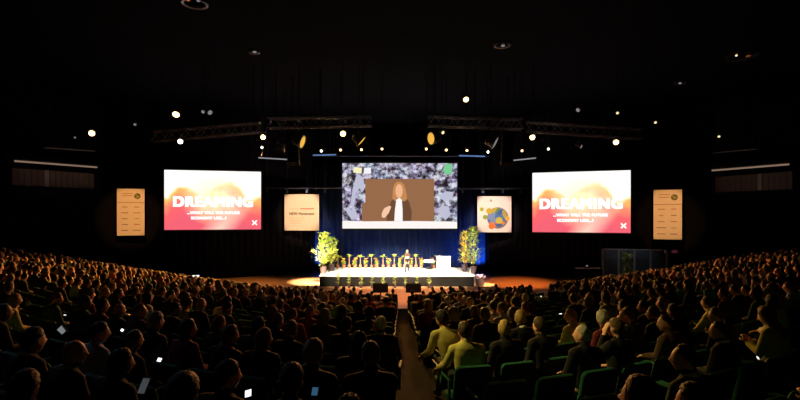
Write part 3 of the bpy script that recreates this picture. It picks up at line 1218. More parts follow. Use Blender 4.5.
# ------------------------------------------------------------------ interpreter booths high on the side walls
m_panel = mat('grey_acoustic_panel', (.16, .14, .15), .9, var=.2, scale=5)
m_panel_l = mat('pale_blind', (.40, .40, .46), .9, var=.1, scale=5)
m_tubew = emat('booth_strip_light', (1, .66, .48), .21)
for sx, pts in ((-1, ((14.5, 161, 29.4), (97, 167.3, 33.6))), (1, ((789, 164.3, 28.6), (712, 170.5, 32.8)))):
    side = 'left' if sx < 0 else 'right'
    (pa, ya, da), (pb, yb_, db) = pts
    A, B = at(pa, ya, da), at(pb, yb_, db)
    zt = (A.z + B.z) / 2
    d = Vector((B.x - A.x, B.y - A.y, 0))
    Ln = d.length
    d.normalize()
    rz = math.atan2(d.y, d.x)
    inward = Vector((0, 0, 1)).cross(d) * (1 if sx > 0 else -1)
    root = empty('interpreter_booth', (A.x, A.y, zt), rz)
    tag(root, 'dim booth gallery with panelled front high on the %s wall' % side, 'booth')
    ins = 1 if sx > 0 else -1                  # local +y is inward on the right hand side
    ins = -ins if True else ins
    # local frame: x along wall, y across
    p0 = MB()
    loc_in = root.matrix_world.to_3x3()
    test = Matrix.Rotation(rz, 3, 'Z') @ Vector((0, 1, 0))
    sgn = 1 if test.dot(Vector((-sx, -.6, 0))) > 0 else -1
    yf = -.30 * sgn
    body = MB().box((Ln / 2, yf - .4 * sgn, -.85), (Ln + .8, .5, 2.6))
    body.build('front', m_wall, root)
    npn = 14
    for k in range(npn):
        w = Ln / npn
        if k in (5,):
            continue
        MB().box((w * (k + .5), yf - .08 * sgn, -.95), (w * .94, .06, 1.05)).build('panel', m_panel, root)
    MB().box((Ln / npn * 5.5, yf - .08 * sgn, -.95), (Ln / npn * .8, .07, 1.05)).build('blind', m_panel_l, root)
    MB().box((Ln / 2, yf + .02 * sgn, -1.55), (Ln + .4, .22, .10)).build('sill', m_black, root)
    st = empty('strip_light', (A.x, A.y, zt), rz)
    tag(st, 'long thin strip light above the %s booth gallery' % side, 'lamp')
    tl = MB().tube((0, 0, A.z - zt), (Ln, 0, B.z - zt), .055, n=8)
    tl.build('tube', m_tubew, st)
    hb = MB().bar((0, -.04 * sgn, A.z - zt + .12), (Ln, -.04 * sgn, B.z - zt + .12), .14, .06)
    for t in (.15, .5, .85):
        hb.box((Ln * t, -.09 * sgn, .16), (.1, .3, .06))
    hb.build('housing', m_dark, st)
    # dim rail above
    a2, b2 = (at(44, 147.5, da + .4), at(95, 151, db - .2)) if sx < 0 else (at(757, 148.8, da + 1), at(713, 153, db - .2))
    rl = MB().tube(a2, b2, .045, n=8)
    for t in (.1, .9):
        p = a2.lerp(b2, t)
        rl.tube(p, (p.x, p.y, CEIL), .012, n=5)
    tag(rl.build('ceiling_rail', m_steel), 'thin dim pipe above the %s booth gallery' % side, 'pipe')

# ------------------------------------------------------------------ right side: glass partition, plant, tables
m_glass = mat('smoked_glass', (.5, .55, .6), .1, spec=.5)
m_glass.node_tree.nodes['Principled BSDF'].inputs['Transmission Weight'].default_value = .9
gy = 34.2
root = empty('glass_partition', (at(603, 0, gy).x, gy, 0), R(-10))
tag(root, 'grey panelled partition with upright posts below right tall banner', 'partition')
gw = 4.2
MB().box((gw / 2, .05, 1.25), (gw, .02, 2.3)).build('pane', m_glass, root)
MB().box((gw / 2, .5, 1.3), (gw, .05, 2.6)).build('backing_wall', mat('grey_partition_wall', (.10, .12, .14), .8, var=.3, scale=3), root)
for k in range(5):
    MB().box((gw * k / 4, 0, 1.3), (.09, .09, 2.6)).build('post', mat('pale_steel_post', (.35, .36, .38), .5, .3, var=.2), root)
MB().box((gw / 2, 0, 2.63), (gw + .1, .1, .08)).build('top_rail', MATS['pale_steel_post'], root)
tree((at(627.5, 0, gy - 1.2).x, gy - 1.2, 0), 2.45, .38, 'dark green bush in pot before the grey partition', 17, leaf_mats=(m_leaf_d, m_leaf_g), pot_r=.2, pot_h=.4, dens=.55)


def table(px, py, y, w, dpt, label, m, hgt=.75):
    p = at(px, py, y)
    root = empty('table', (p.x, y, 0))
    tag(root, label, 'table')
    MB().box((0, 0, hgt - .02), (w, dpt, .04)).build('table_top', m, root, bevel=.005)
    for a in (-1, 1):
        for b in (-1, 1):
            MB().box((a * (w / 2 - .05), b * (dpt / 2 - .05), (hgt - .04) / 2), (.05, .05, hgt - .04)).build('leg', m_dark, root)
    return root


tw = table(588, 268, 34.6, 1.75, .6, 'dark high desk with grey top right of the stage floor', mat('grey_desk_top', (.30, .27, .25), .6, var=.1), 1.25)
MB().box((0, .25, .6), (1.6, .03, 1.15)).build('front_panel', mat('blue_black_panel', (.02, .03, .07), .7, var=.2), tw)
eq = empty('control_box', (tw.location.x - .1, tw.location.y, 1.25))
tag(eq, 'small grey control box on the dark high desk', 'equipment')
MB().box((0, 0, .06), (.35, .25, .12)).build('case', m_steel, eq, bevel=.01)
MB().box((0, -.08, .17), (.10, .02, .10)).build('screen', LAMP_C['faint'], eq)
table(608, 277, 32.8, 1.0, .5, 'pale topped table in front of the grey partition', mat('pale_table_top', (.75, .62, .5), .6, var=.1), .80)
for i, (pa, pb, py) in enumerate(((179.5, 188, 277.2), (190.5, 199, 276.3))):
    y = 34.5
    a, b = at(pa, py, y), at(pb, py - .6, y)
    root = empty('strip_lamp', ((a.x + b.x) / 2, y, 0))
    tag(root, ('bright white strip lamp on stand under left slide screen, outer one' if i == 0 else 'bright white strip lamp on stand under left slide screen, inner one'), 'lamp', 'white strip lamps under the left screen')
    MB().tube((a.x - root.location.x, 0, a.z), (b.x - root.location.x, 0, b.z), .045, n=8).build('tube', emat('strip_white', (.85, .92, 1), 2.0), root)
    k = MB().box((0, .05, a.z - .04), ((b - a).length + .05, .1, .06))
    k.box((0, .05, a.z / 2 - .03), (.06, .06, a.z - .08))
    k.box((0, .05, .02), (.5, .4, .04))
    k.build('stand', m_dark, root)
# small green exit style glow plates under the right banner
for i, (px, py) in enumerate(((664.5, 251.5), (674.5, 251.5))):
    p = at(px, py, 34.8)
    root = empty('wall_sign', p, R(-25))
    tag(root, ('small grey wall plate below the right tall banner, left one' if i == 0 else 'small dim red wall plate below the right tall banner, right one'), 'sign')
    MB().box((0, 0, 0), (.42, .06, .26)).build('housing', m_dark, root)
    MB().box((0, -.035, 0), (.36, .012, .2)).build('face', emat('sign_red', (1, .15, .3), .05) if i else emat('sign_grey', (.6, .6, .7), .03), root)

# ------------------------------------------------------------------ people
HEAD_C = Vector((0, .035, 1.185))


def head_pt(v):
    x, y, z = v
    px, py, pz = .078 * x, .099 * y, .120 * z
    if z < 0:
        t = z * z
        px *= 1 - .30 * t
        py *= (1 - .38 * t) if y < 0 else (1 - .04 * t)
    if y > 0:
        py += .033 * math.exp(-(x / .17) ** 2 - ((z + .14) / .17) ** 2)            # nose
        py -= .013 * math.exp(-((abs(x) - .38) / .17) ** 2 - ((z - .06) / .12) ** 2)  # eye sockets
        py += .008 * math.exp(-((z - .24) / .10) ** 2 - (x / .5) ** 2)               # brow
        py += .011 * math.exp(-(x / .28) ** 2 - ((z + .50) / .07) ** 2)              # lips
        py -= .004 * math.exp(-(x / .30) ** 2 - ((z + .62) / .05) ** 2)
        py += .014 * math.exp(-(x / .35) ** 2 - ((z + .84) / .16) ** 2)              # chin
    return Vector((px, py, pz))


def head_into(mb, c, rot, n=28, m=20):
    rings = []
    for k in range(1, m):
        t = PI * k / m
        rings.append([c + rot @ head_pt((math.sin(t) * math.sin(2 * PI * i / n), math.sin(t) * math.cos(2 * PI * i / n), math.cos(t))) for i in range(n)])
    mb.loft(rings)
    for sx in (-1, 1):
        mb.ball(c + rot @ Vector((sx * .077, -.008, -.012)), (.013, .024, .034), 8, 6, rot=rot)


def hand_into(mb, wrist, fwd, nrm, side, curl=.5):
    """palm and five fingers: fwd = towards the fingertips, nrm = out of the back of the hand, side = +1/-1 thumb side"""
    fwd = Vector(fwd).normalized()
    nrm = Vector(nrm)
    nrm = (nrm - fwd * nrm.dot(fwd)).normalized()
    lat = fwd.cross(nrm).normalized() * side
    w = Vector(wrist)
    q = Matrix((lat, fwd, nrm)).transposed()
    mb.ball(w + fwd * .050, (.043, .056, .019), 10, 8, rot=q)
    for k, (o, ln) in enumerate(((.030, .068), (.010, .078), (-.010, .072), (-.029, .056))):
        p = w + fwd * .088 + lat * o
        d = fwd
        for j, s in enumerate((.45, .32, .26)):
            a = curl * (.5 + .5 * j)
            d2 = (fwd * math.cos(a) - nrm * math.sin(a))
            e = p + d2 * ln * s
            mb.capsule(p, e, .0095 - .001 * j, .0085 - .001 * j, 7)
            p = e
    p = w + fwd * .028 + lat * .032
    e = p + (fwd * .7 + lat * .62 - nrm * .25).normalized() * .042
    mb.capsule(p, e, .013, .011, 7)
    mb.capsule(e, e + (fwd * .95 + lat * .1 - nrm * .3).normalized() * .03, .011, .009, 7)


def ring_e(c, rx, ry, n=20, ax=None):
    out = []
    for i in range(n):
        a = 2 * PI * i / n
        ca, sa = math.cos(a), math.sin(a)
        out.append(Vector((c[0] + rx * math.copysign(abs(ca) ** .8, ca), c[1] + ry * math.copysign(abs(sa) ** .8, sa), c[2])))
    return out


def body_mesh(J, voxel=.0105):
    """one closed skin from a joint table; returns the mesh and the labelled bones"""
    mb = MB()
    lean, fwd = J.get('lean', 0), J.get('fwd', 0)
    zb = J.get('zb', .5)

    def B(p):
        p = Vector(p)
        if p.z > zb:
            p.x += lean * (p.z - zb)
            p.y += fwd * (p.z - zb)
        return p
    k = J.get('fem', 1.0)
    base = J['base']                     # torso rings: z, rx, ry, y
    mb.loft([[B(v) for v in ring_e((0, y, z), rx, ry)] for z, rx, ry, y in base])
    neck = B(J['neck'])
    hc = B(J['head'])
    hr = Euler((J.get('pitch', 0), J.get('roll', 0), J.get('turn', 0)), 'XYZ').to_matrix()
    mb.capsule(B(J['neck'] - Vector((0, .01, .05))), hc + hr @ Vector((0, -.025, -.05)), .060 * k, .054 * k)
    head_into(mb, hc, hr)
    bones = [('torso', B((0, base[0][3], base[0][0])), B((0, base[-1][3], base[-1][0] - .06)), .14), ('neck', neck + Vector((0, -.004, -.012)), hc, .062), ('head', hc, hc, .11)]
    for s, side in ((-1, 'l'), (1, 'r')):
        sh, el, wr = B(J['sh_' + side]), J['el_' + side], J['wr_' + side]
        mb.capsule(B(J['neck'] + Vector((s * .03, -.005, -.045))), sh + Vector((0, 0, .004)), .058 * k, .066 * k)
        mb.capsule(sh, el, .060 * k, .047 * k)
        mb.capsule(el, wr, .046 * k, .031 * k)
        hd = J.get('hd_' + side, (wr - el).normalized())
        hn = J.get('hn_' + side, Vector((0, 0, 1)))
        hand_into(mb, wr + Vector(hd) * .012, hd, hn, J.get('th_' + side, s), J.get('curl', .55))
        bones += [('arm', sh, el, .05), ('arm', el, wr - (wr - el).normalized() * .01, .04), ('hand', wr + Vector(hd) * .02, wr + Vector(hd) * .16, .03)]
        hp, kn, an, to = J['hp_' + side], J['kn_' + side], J['an_' + side], J['to_' + side]
        mb.capsule(hp, kn, .086, .060)
        mb.capsule(kn, an, .058, .040)
        mb.capsule(an + Vector((0, -.015, -.03)), to, .042, .036)
        bones += [('leg', hp, kn, .075), ('leg', kn, an, .05), ('foot', an + Vector((0, -.02, -.045)), to, .04)]
    me = mb.mesh('raw', [m_black])
    out = evaluated_mesh(me, [('REMESH', dict(mode='VOXEL', voxel_size=voxel)), ('SMOOTH', dict(factor=.5, iterations=1))])
    return out, bones, neck, hc, hr


def classify(me, bones):
    n = len(me.vertices)
    co = np.empty(n * 3)
    me.vertices.foreach_get('co', co)
    co = co.reshape(n, 3)
    best = np.full(n, 1e9)
    lab = np.zeros(n, dtype=int)
    names = ['torso', 'neck', 'head', 'arm', 'hand', 'leg', 'foot']
    for nm, a, b, r in bones:
        a, b = np.array(a), np.array(b)
        d = b - a
        L = max(1e-9, d.dot(d))
        t = np.clip(((co - a) @ d) / L, 0, 1)
        dist = np.linalg.norm(co - (a + t[:, None] * d), axis=1) - r
        m = dist < best
        best[m] = dist[m]
        lab[m] = names.index(nm)
    return np.array(names)[lab]


def shell(me, mask, off, name):
    """cloth lying on the skin: the faces of a region moved outwards, with the open hems turned in"""
    bm = bmesh.new()
    bm.from_mesh(me)
    bm.verts.ensure_lookup_table()
    dead = [f for f in bm.faces if not all(mask[v.index] for v in f.verts)]
    bmesh.ops.delete(bm, geom=dead, context='FACES')
    loose = [v for v in bm.verts if not v.link_faces]
    bmesh.ops.delete(bm, geom=loose, context='VERTS')
    bm.normal_update()
    nrm = {v: v.normal.copy() for v in bm.verts}
    edges = [e for e in bm.edges if e.is_boundary]
    r = bmesh.ops.extrude_edge_only(bm, edges=edges)
    new = [v for v in r['geom'] if isinstance(v, bmesh.types.BMVert)]
    for v in new:
        base = [e.other_vert(v) for e in v.link_edges if e.other_vert(v) in nrm]
        if base:
            v.co = v.co - nrm[base[0]] * .004
    for v, nn in nrm.items():
        v.co = v.co + nn * off
    bmesh.ops.recalc_face_normals(bm, faces=bm.faces[:])
    out = bpy.data.meshes.new(name)
    bm.to_mesh(out)
    bm.free()
    out.polygons.foreach_set('use_smooth', [True] * len(out.polygons))
    return out


def decimated(me, target):
    ratio = min(1.0, target / max(1, len(me.polygons) * 2))
    o = evaluated_mesh(me, [('DECIMATE', dict(ratio=ratio))])
    o.polygons.foreach_set('use_smooth', [True] * len(o.polygons))
    return o


V = Vector
SEAT = dict(
    base=[(.455, .13, .10, .0), (.50, .175, .125, -.01), (.58, .178, .125, -.035), (.70, .165, .115, -.055), (.82, .180, .120, -.055), (.92, .188, .118, -.045), (1.0, .165, .095, -.035), (1.045, .10, .07, -.025), (1.065, .06, .055, -.02)],
    neck=V((0, -.02, 1.055)), head=HEAD_C.copy(), zb=.5,
    sh_l=V((-.178, -.035, .975)), sh_r=V((.178, -.035, .975)),
    el_l=V((-.215, .035, .715)), el_r=V((.215, .035, .715)),
    wr_l=V((-.105, .235, .655)), wr_r=V((.105, .235, .655)),
    hd_l=V((.35, .9, -.25)).normalized(), hd_r=V((-.35, .9, -.25)).normalized(),
    hp_l=V((-.088, .0, .525)), hp_r=V((.088, .0, .525)),
    kn_l=V((-.11, .365, .525)), kn_r=V((.11, .365, .525)),
    an_l=V((-.11, .345, .095)), an_r=V((.11, .345, .095)),
    to_l=V((-.12, .45, .046)), to_r=V((.12, .45, .046)))


def pose(**k):
    d = dict(SEAT)
    d.update(k)
    return d


POSES = {
    'lap': pose(),
    'lap_left': pose(turn=R(32), wr_l=V((-.07, .24, .66)), wr_r=V((.07, .20, .665))),
    'lap_right': pose(turn=R(-32), wr_l=V((-.07, .20, .665)), wr_r=V((.07, .24, .66))),
    'slouch': pose(fwd=.16, pitch=R(-14), lean=.03, head=V((0, .06, 1.165)), wr_l=V((-.09, .29, .63)), wr_r=V((.09, .29, .63))),
    'phone': pose(fwd=.06, pitch=R(-20), el_l=V((-.21, .06, .735)), el_r=V((.21, .06, .735)), wr_l=V((-.055, .26, .79)), wr_r=V((.055, .26, .79)),
                  hd_l=V((.25, .55, .8)).normalized(), hd_r=V((-.25, .55, .8)).normalized(), hn_l=V((-.6, -.5, .2)), hn_r=V((.6, -.5, .2)), curl=.9),
    'ear': pose(turn=R(18), roll=R(8), lean=-.06, el_l=V((-.235, .10, .86)), wr_l=V((-.155, .10, 1.085)), hd_l=V((.15, -.1, 1)).normalized(), hn_l=V((-1, .2, 0)), curl=.4),
    'chin': pose(fwd=.10, lean=.05, turn=R(10), el_r=V((.17, .16, .76)), wr_r=V((.085, .185, .99)), hd_r=V((-.2, -.25, 1)).normalized(), hn_r=V((.8, .6, 0)), curl=.9),
    'arm_left': pose(lean=-.13, roll=R(-6), sh_l=V((-.175, -.02, .95)), el_l=V((-.285, .11, .735)), wr_l=V((-.325, .33, .62)), hd_l=V((-.05, .75, -.65)).normalized()),
    'lean_left': pose(lean=-.28, fwd=.22, turn=R(20), roll=R(-10), el_l=V((-.36, .12, .74)), wr_l=V((-.42, .28, .62)), hd_l=V((.1, .8, -.5)).normalized()),
    'turned_left': pose(turn=R(58), fwd=.05, lean=-.04, el_l=V((-.255, .04, .76)), wr_l=V((-.25, .25, .71))),
}

NAMES_R = ('torso', 'neck', 'head', 'arm', 'hand', 'leg', 'foot')
BODY = {}


def make_variant(key, J, near=6500, far=1000, skirt=False):
    me, bones, neck, hc, hr = body_mesh(J)
    out = {'neck': neck, 'head': hc, 'hrot': hr}
    for lod, tgt in (('near', near), ('far', far), ('crowd', 420)):
        b = decimated(me, tgt)
        b.name = 'person_body'
        lab = classify(b, bones)
        out[lod] = b
        out[lod + '_lab'] = lab
        if lod == 'crowd':
            continue
        n = len(b.vertices)
        z = np.empty(n * 3)
        b.vertices.foreach_get('co', z)
        z = z.reshape(n, 3)
        off = .008 if lod == 'near' else .012
        out[lod + '_jacket'] = shell(b, (lab == 'torso') | (lab == 'arm'), off, 'jacket')
        out[lod + '_trousers'] = shell(b, lab == 'leg', off, 'trousers')
        out[lod + '_shoes'] = [shell(b, (lab == 'foot') & (z[:, 0] * s > 0), .006, 'shoe') for s in (-1, 1)]
    bpy.data.meshes.remove(me)
    BODY[key] = out


for kk, JJ in POSES.items():
    make_variant(kk, JJ)


# --- hair, made once per style round a head at the origin
def scalp(style, seed=0):
    rnd = random.Random(seed)
    n, m = 26, 9
    thick = {'short': .015, 'full': .024, 'receding': .010, 'long': .018, 'bob': .020, 'bun': .014, 'ponytail': .014, 'fringe': .008, 'curly': .034}[style]
    front = {'receding': 30, 'fringe': 70}.get(style, 50)
    L = {'long': .24, 'bob': .10}.get(style, 0)
    outer, inner = [], []
    cols = []
    for i in range(n):
        a = 2 * PI * i / n
        aa = abs((a + PI) % (2 * PI) - PI)
        s = aa / PI
        s = s * s * (3 - 2 * s)
        te = R(front) + (R(126) - R(front)) * s
        if style == 'fringe' and aa < R(75):
            te = R(72)
        te += R(4) * math.sin(3 * a + seed * 2) + R(3) * math.sin(7 * a + seed)
        t0 = R(68) * (1 if style == 'fringe' else 0)
        cols.append((a, aa, t0, te))
    rings = []
    for k in range(m + 1):
        ring = []
        for a, aa, t0, te in cols:
            t = max(.03, t0 + (te - t0) * k / m)
            d = (math.sin(t) * math.sin(a), math.sin(t) * math.cos(a), math.cos(t))
            p = head_pt(d)
            e = math.sin(PI * min(1, (1 - k / m) * 1.6 + .12) * .5)
            if L:
                e = max(e, .75 if aa > R(60) else 0)
            q = Vector(d).normalized()
            amp = .008 if style == 'curly' else .0035
            ring.append(p + q * (thick * e + (amp * math.sin(9 * a + 5 * k + seed) + amp * .7 * math.sin(4 * a - 3 * k + 2 * seed)) * (k > 0) + .001))
        rings.append(ring)
    if L:
        last = rings[-1]
        for j in range(1, 6):
            ring = []
            for i, (a, aa, t0, te) in enumerate(cols):
                f = min(1, max(0, (aa - R(62)) / R(30)))
                b = last[i]
                tgt = Vector((math.sin(a) * .096, min(math.cos(a) * .085, .03) - .045, b.z - L * j / 5))
                if j < 3:
                    tgt = b.lerp(tgt, .5 + .25 * j)
                    tgt.z = b.z - L * j / 5
                ring.append(b.lerp(tgt, f) + Vector((.003 * math.sin(7 * a + j), .003 * math.cos(5 * a + j), 0)))
            rings.append(ring)
        for j in range(5, -1, -1):
            rings.append([p * .93 + Vector((0, 0, p.z * .07)) for p in rings[m + j]])
    h = MB()
    for k in range(m, -1, -1):
        ring = []
        for a, aa, t0, te in cols:
            t = max(.03, t0 + (te - t0) * k / m)
            d = (math.sin(t) * math.sin(a), math.sin(t) * math.cos(a), math.cos(t))
            ring.append(head_pt(d) * .96)
        rings.append(ring)
    h.loft(rings, caps=style != 'fringe')
    if style == 'bun':
        h.ball((0, -.115, .03), (.042, .036, .042), 12, 8)
    if style == 'ponytail':
        prev = [(0, -.105, .03, .018), (0, -.135, .0, .026), (0, -.13, -.08, .028), (0, -.115, -.16, .02), (0, -.105, -.22, .006)]
        h.loft([[Vector((x + r * math.cos(t), y + r * math.sin(t), z)) for t in [2 * PI * i / 10 for i in range(10)]] for x, y, z, r in prev])
    return h.mesh('hair', [m_black], smooth=True)


HAIR = {s: scalp(s, i) for i, s in enumerate(('short', 'full', 'receding', 'long', 'bob', 'bun', 'ponytail', 'fringe', 'curly'))}
# shirt collar ring
cr = MB()
rings = []
for r, z in ((.070, -.022), (.073, -.005), (.068, .020), (.061, .022), (.060, -.02)):
    rings.append([Vector((r * math.cos(2 * PI * i / 20), r * .95 * math.sin(2 * PI * i / 20), z - .020 * math.sin(2 * PI * i / 20))) for i in range(20)])
cr.loft(rings, caps=False)
COLLAR = cr.mesh('shirt_collar', [m_black], smooth=True)
er = MB()
for sx in (-1, 1):
    er.ball((sx * .030, .0765, .008), .0118, 8, 6)
EYES = er.mesh('eyes', [mat('eye_white', (.7, .68, .65), .3)], smooth=True)
er = MB()
for sx in (-1, 1):
    er.ball((sx * .030, .0862, .007), (.0062, .003, .0062), 8, 6)
IRIS = er.mesh('irises', [mat('dark_iris', (.03, .02, .015), .2)], smooth=True)

SKINS = {'fair': (.62, .34, .22), 'pinkish': (.66, .33, .23), 'tan': (.48, .25, .15), 'brown': (.22, .11, .06)}
HAIRS = {'dark': (.012, .009, .008), 'brown': (.045, .024, .012), 'light brown': (.11, .06, .028), 'blond': (.36, .23, .08), 'grey': (.17, .155, .14), 'white': (.45, .42, .38), 'auburn': (.16, .05, .02)}
CLOTHS = {'black': (.010, .010, .012), 'navy': (.012, .016, .035), 'charcoal': (.025, .025, .028), 'dark grey': (.05, .05, .055), 'brown': (.06, .035, .02), 'dark green': (.02, .06, .03), 'maroon': (.10, .012, .018),
          'white': (.62, .60, .56), 'pale blue': (.30, .40, .66), 'yellow': (.54, .48, .14), 'olive': (.28, .26, .05), 'green': (.06, .25, .05), 'red': (.35, .03, .03), 'purple': (.14, .04, .15), 'beige': (.38, .30, .18), 'teal': (.02, .12, .12)}


def skin_m(k):
    return mat(k.replace(' ', '_') + '_skin', SKINS[k], .55, var=.10, scale=25, spec=.35)


def hair_m(k):
    return mat(k.replace(' ', '_') + '_hair', HAIRS[k], .6, var=.45, scale=70, bump=.5, spec=.25)


def cloth_m(k):
    return mat(k.replace(' ', '_') + '_cloth', CLOTHS[k], .85, var=.22, scale=35, bump=.08, spec=.15)


def inst(name, me, m, parent, loc=None, rot=None, link_obj=True):
    o = link(name, me, parent, loc, rot)
    if not me.materials:
        me.materials.append(m)
    o.material_slots[0].link = 'OBJECT'
    o.material_slots[0].material = m
    return o


def person(loc, rz, look, lod, roll=0.0, scale=1.0):
    """a seated or standing figure: one skin, with its clothes and hair as children"""
    b = BODY[look['pose']]
    root = inst('person', b[lod], skin_m(look['skin']), None)
    root.location = loc
    root.rotation_euler = (0, roll, rz)
    root.scale = (scale,) * 3
    inst('jacket', b[lod + '_jacket'], cloth_m(look['top']), root)
    inst('trousers', b[lod + '_trousers'], cloth_m(look['legs']), root)
    hq = b['hrot'].to_euler()
    if look['hair'] != 'bald':
        inst('hair', HAIR[look['hair']], hair_m(look['hair_c']), root, b['head'], hq)
    if lod == 'near':
        for me in b['near_shoes']:
            inst('shoe', me, cloth_m('black'), root)
        e = link('eyes', EYES, root, b['head'], hq)
        link('irises', IRIS, e)
    if look.get('collar'):
        inst('shirt_collar', COLLAR, mat('white_shirt_cotton', (.72, .70, .66), .8, var=.05), root, b['neck'] + Vector((0, 0, .004)), (R(-8), 0, 0))
    return root


# ------------------------------------------------------------------ auditorium chair
m_uph = mat('green_chair_upholstery', (.024, .130, .072), .85, var=.3, scale=18, bump=.1, spec=.15, sheen=.2)
m_shellc = mat('dark_chair_back_shell', (.012, .020, .022), .6, var=.2, scale=8, spec=.2)
m_arm = mat('green_chair_arm', (.022, .11, .045), .6, var=.2, scale=10, spec=.2)


def rounded_slab(w, h, t, r, n=5):
    """upright rounded plate in x-z, thickness along y, origin at its bottom centre"""
    pts = []
    for cx, cz, a0 in ((w / 2 - r, r * .5, -90), (w / 2 - r, h - r, 0), (-w / 2 + r, h - r, 90), (-w / 2 + r, r * .5, 180)):
        rr = r if cz > r else r * .5
        cxx = math.copysign(w / 2 - rr, cx)
        for i in range(n + 1):
            a = R(a0 + 90 * i / n)
            pts.append((cxx + rr * math.cos(a), cz + rr * math.sin(a)))
    return pts


def chair_parts():
    parts = []
    tilt = Euler((R(13), 0, 0)).to_matrix()
    org = Vector((0, -.165, .40))
    pts = rounded_slab(.475, .45, .05, .06)

    def plate(y0, y1, k0, k1, y2=None):
        b = MB()
        rr = []
        for y, k in ((y0, k0), (y0 + (y1 - y0) * .3, 1.0), (y0 + (y1 - y0) * .7, 1.0), (y1, k1)):
            rr.append([org + tilt @ Vector((x * k, y, .235 + (z - .235) * k)) for x, z in pts])
        b.loft(rr)
        return b
    parts.append(('backrest', plate(-.056, -.004, .97, .93).mesh('backrest', [m_uph], smooth=False), m_uph))
    parts.append(('back_shell', plate(-.070, -.056, .90, .94).mesh('back_shell', [m_shellc], smooth=False), m_shellc))
    s = MB().box((0, .028, .345), (.45, .38, .09))
    parts.append(('seat', s.mesh('seat', [m_uph], bevel=.025, smooth=True), m_uph))
    for sx in (-1, 1):
        a = MB()
        a.box((sx * .243, .05, .605), (.03, .34, .03))
        a.box((sx * .243, -.09, .45), (.026, .07, .30))
        parts.append(('armrest', a.mesh('armrest', [m_arm], bevel=.008), m_arm))
    p = MB()
    p.box((0, -.02, .19), (.10, .14, .28))
    p.box((0, -.02, .02), (.34, .22, .04))
    parts.append(('pedestal', p.mesh('pedestal', [m_shellc], bevel=.01), m_shellc))
    return parts


CHAIR = chair_parts()
ch0 = empty('auditorium_chair')
for nm, me, m in CHAIR:
    link(nm, me, ch0)

# ------------------------------------------------------------------ seats along the rows
SEAT_W = 0.55


def arc_seats(side, start, d):
    """x positions of the seats of one row going outwards from the aisle"""
    out = []
    x = start
    while x < 29:
        out.append(side * x)
        x += SEAT_W / math.sqrt(1 + gp(x) ** 2)
    return out


def head_px(x, y, z):
    return 400 + x / y * F, 216 + (CAM_Z - z) / y * F


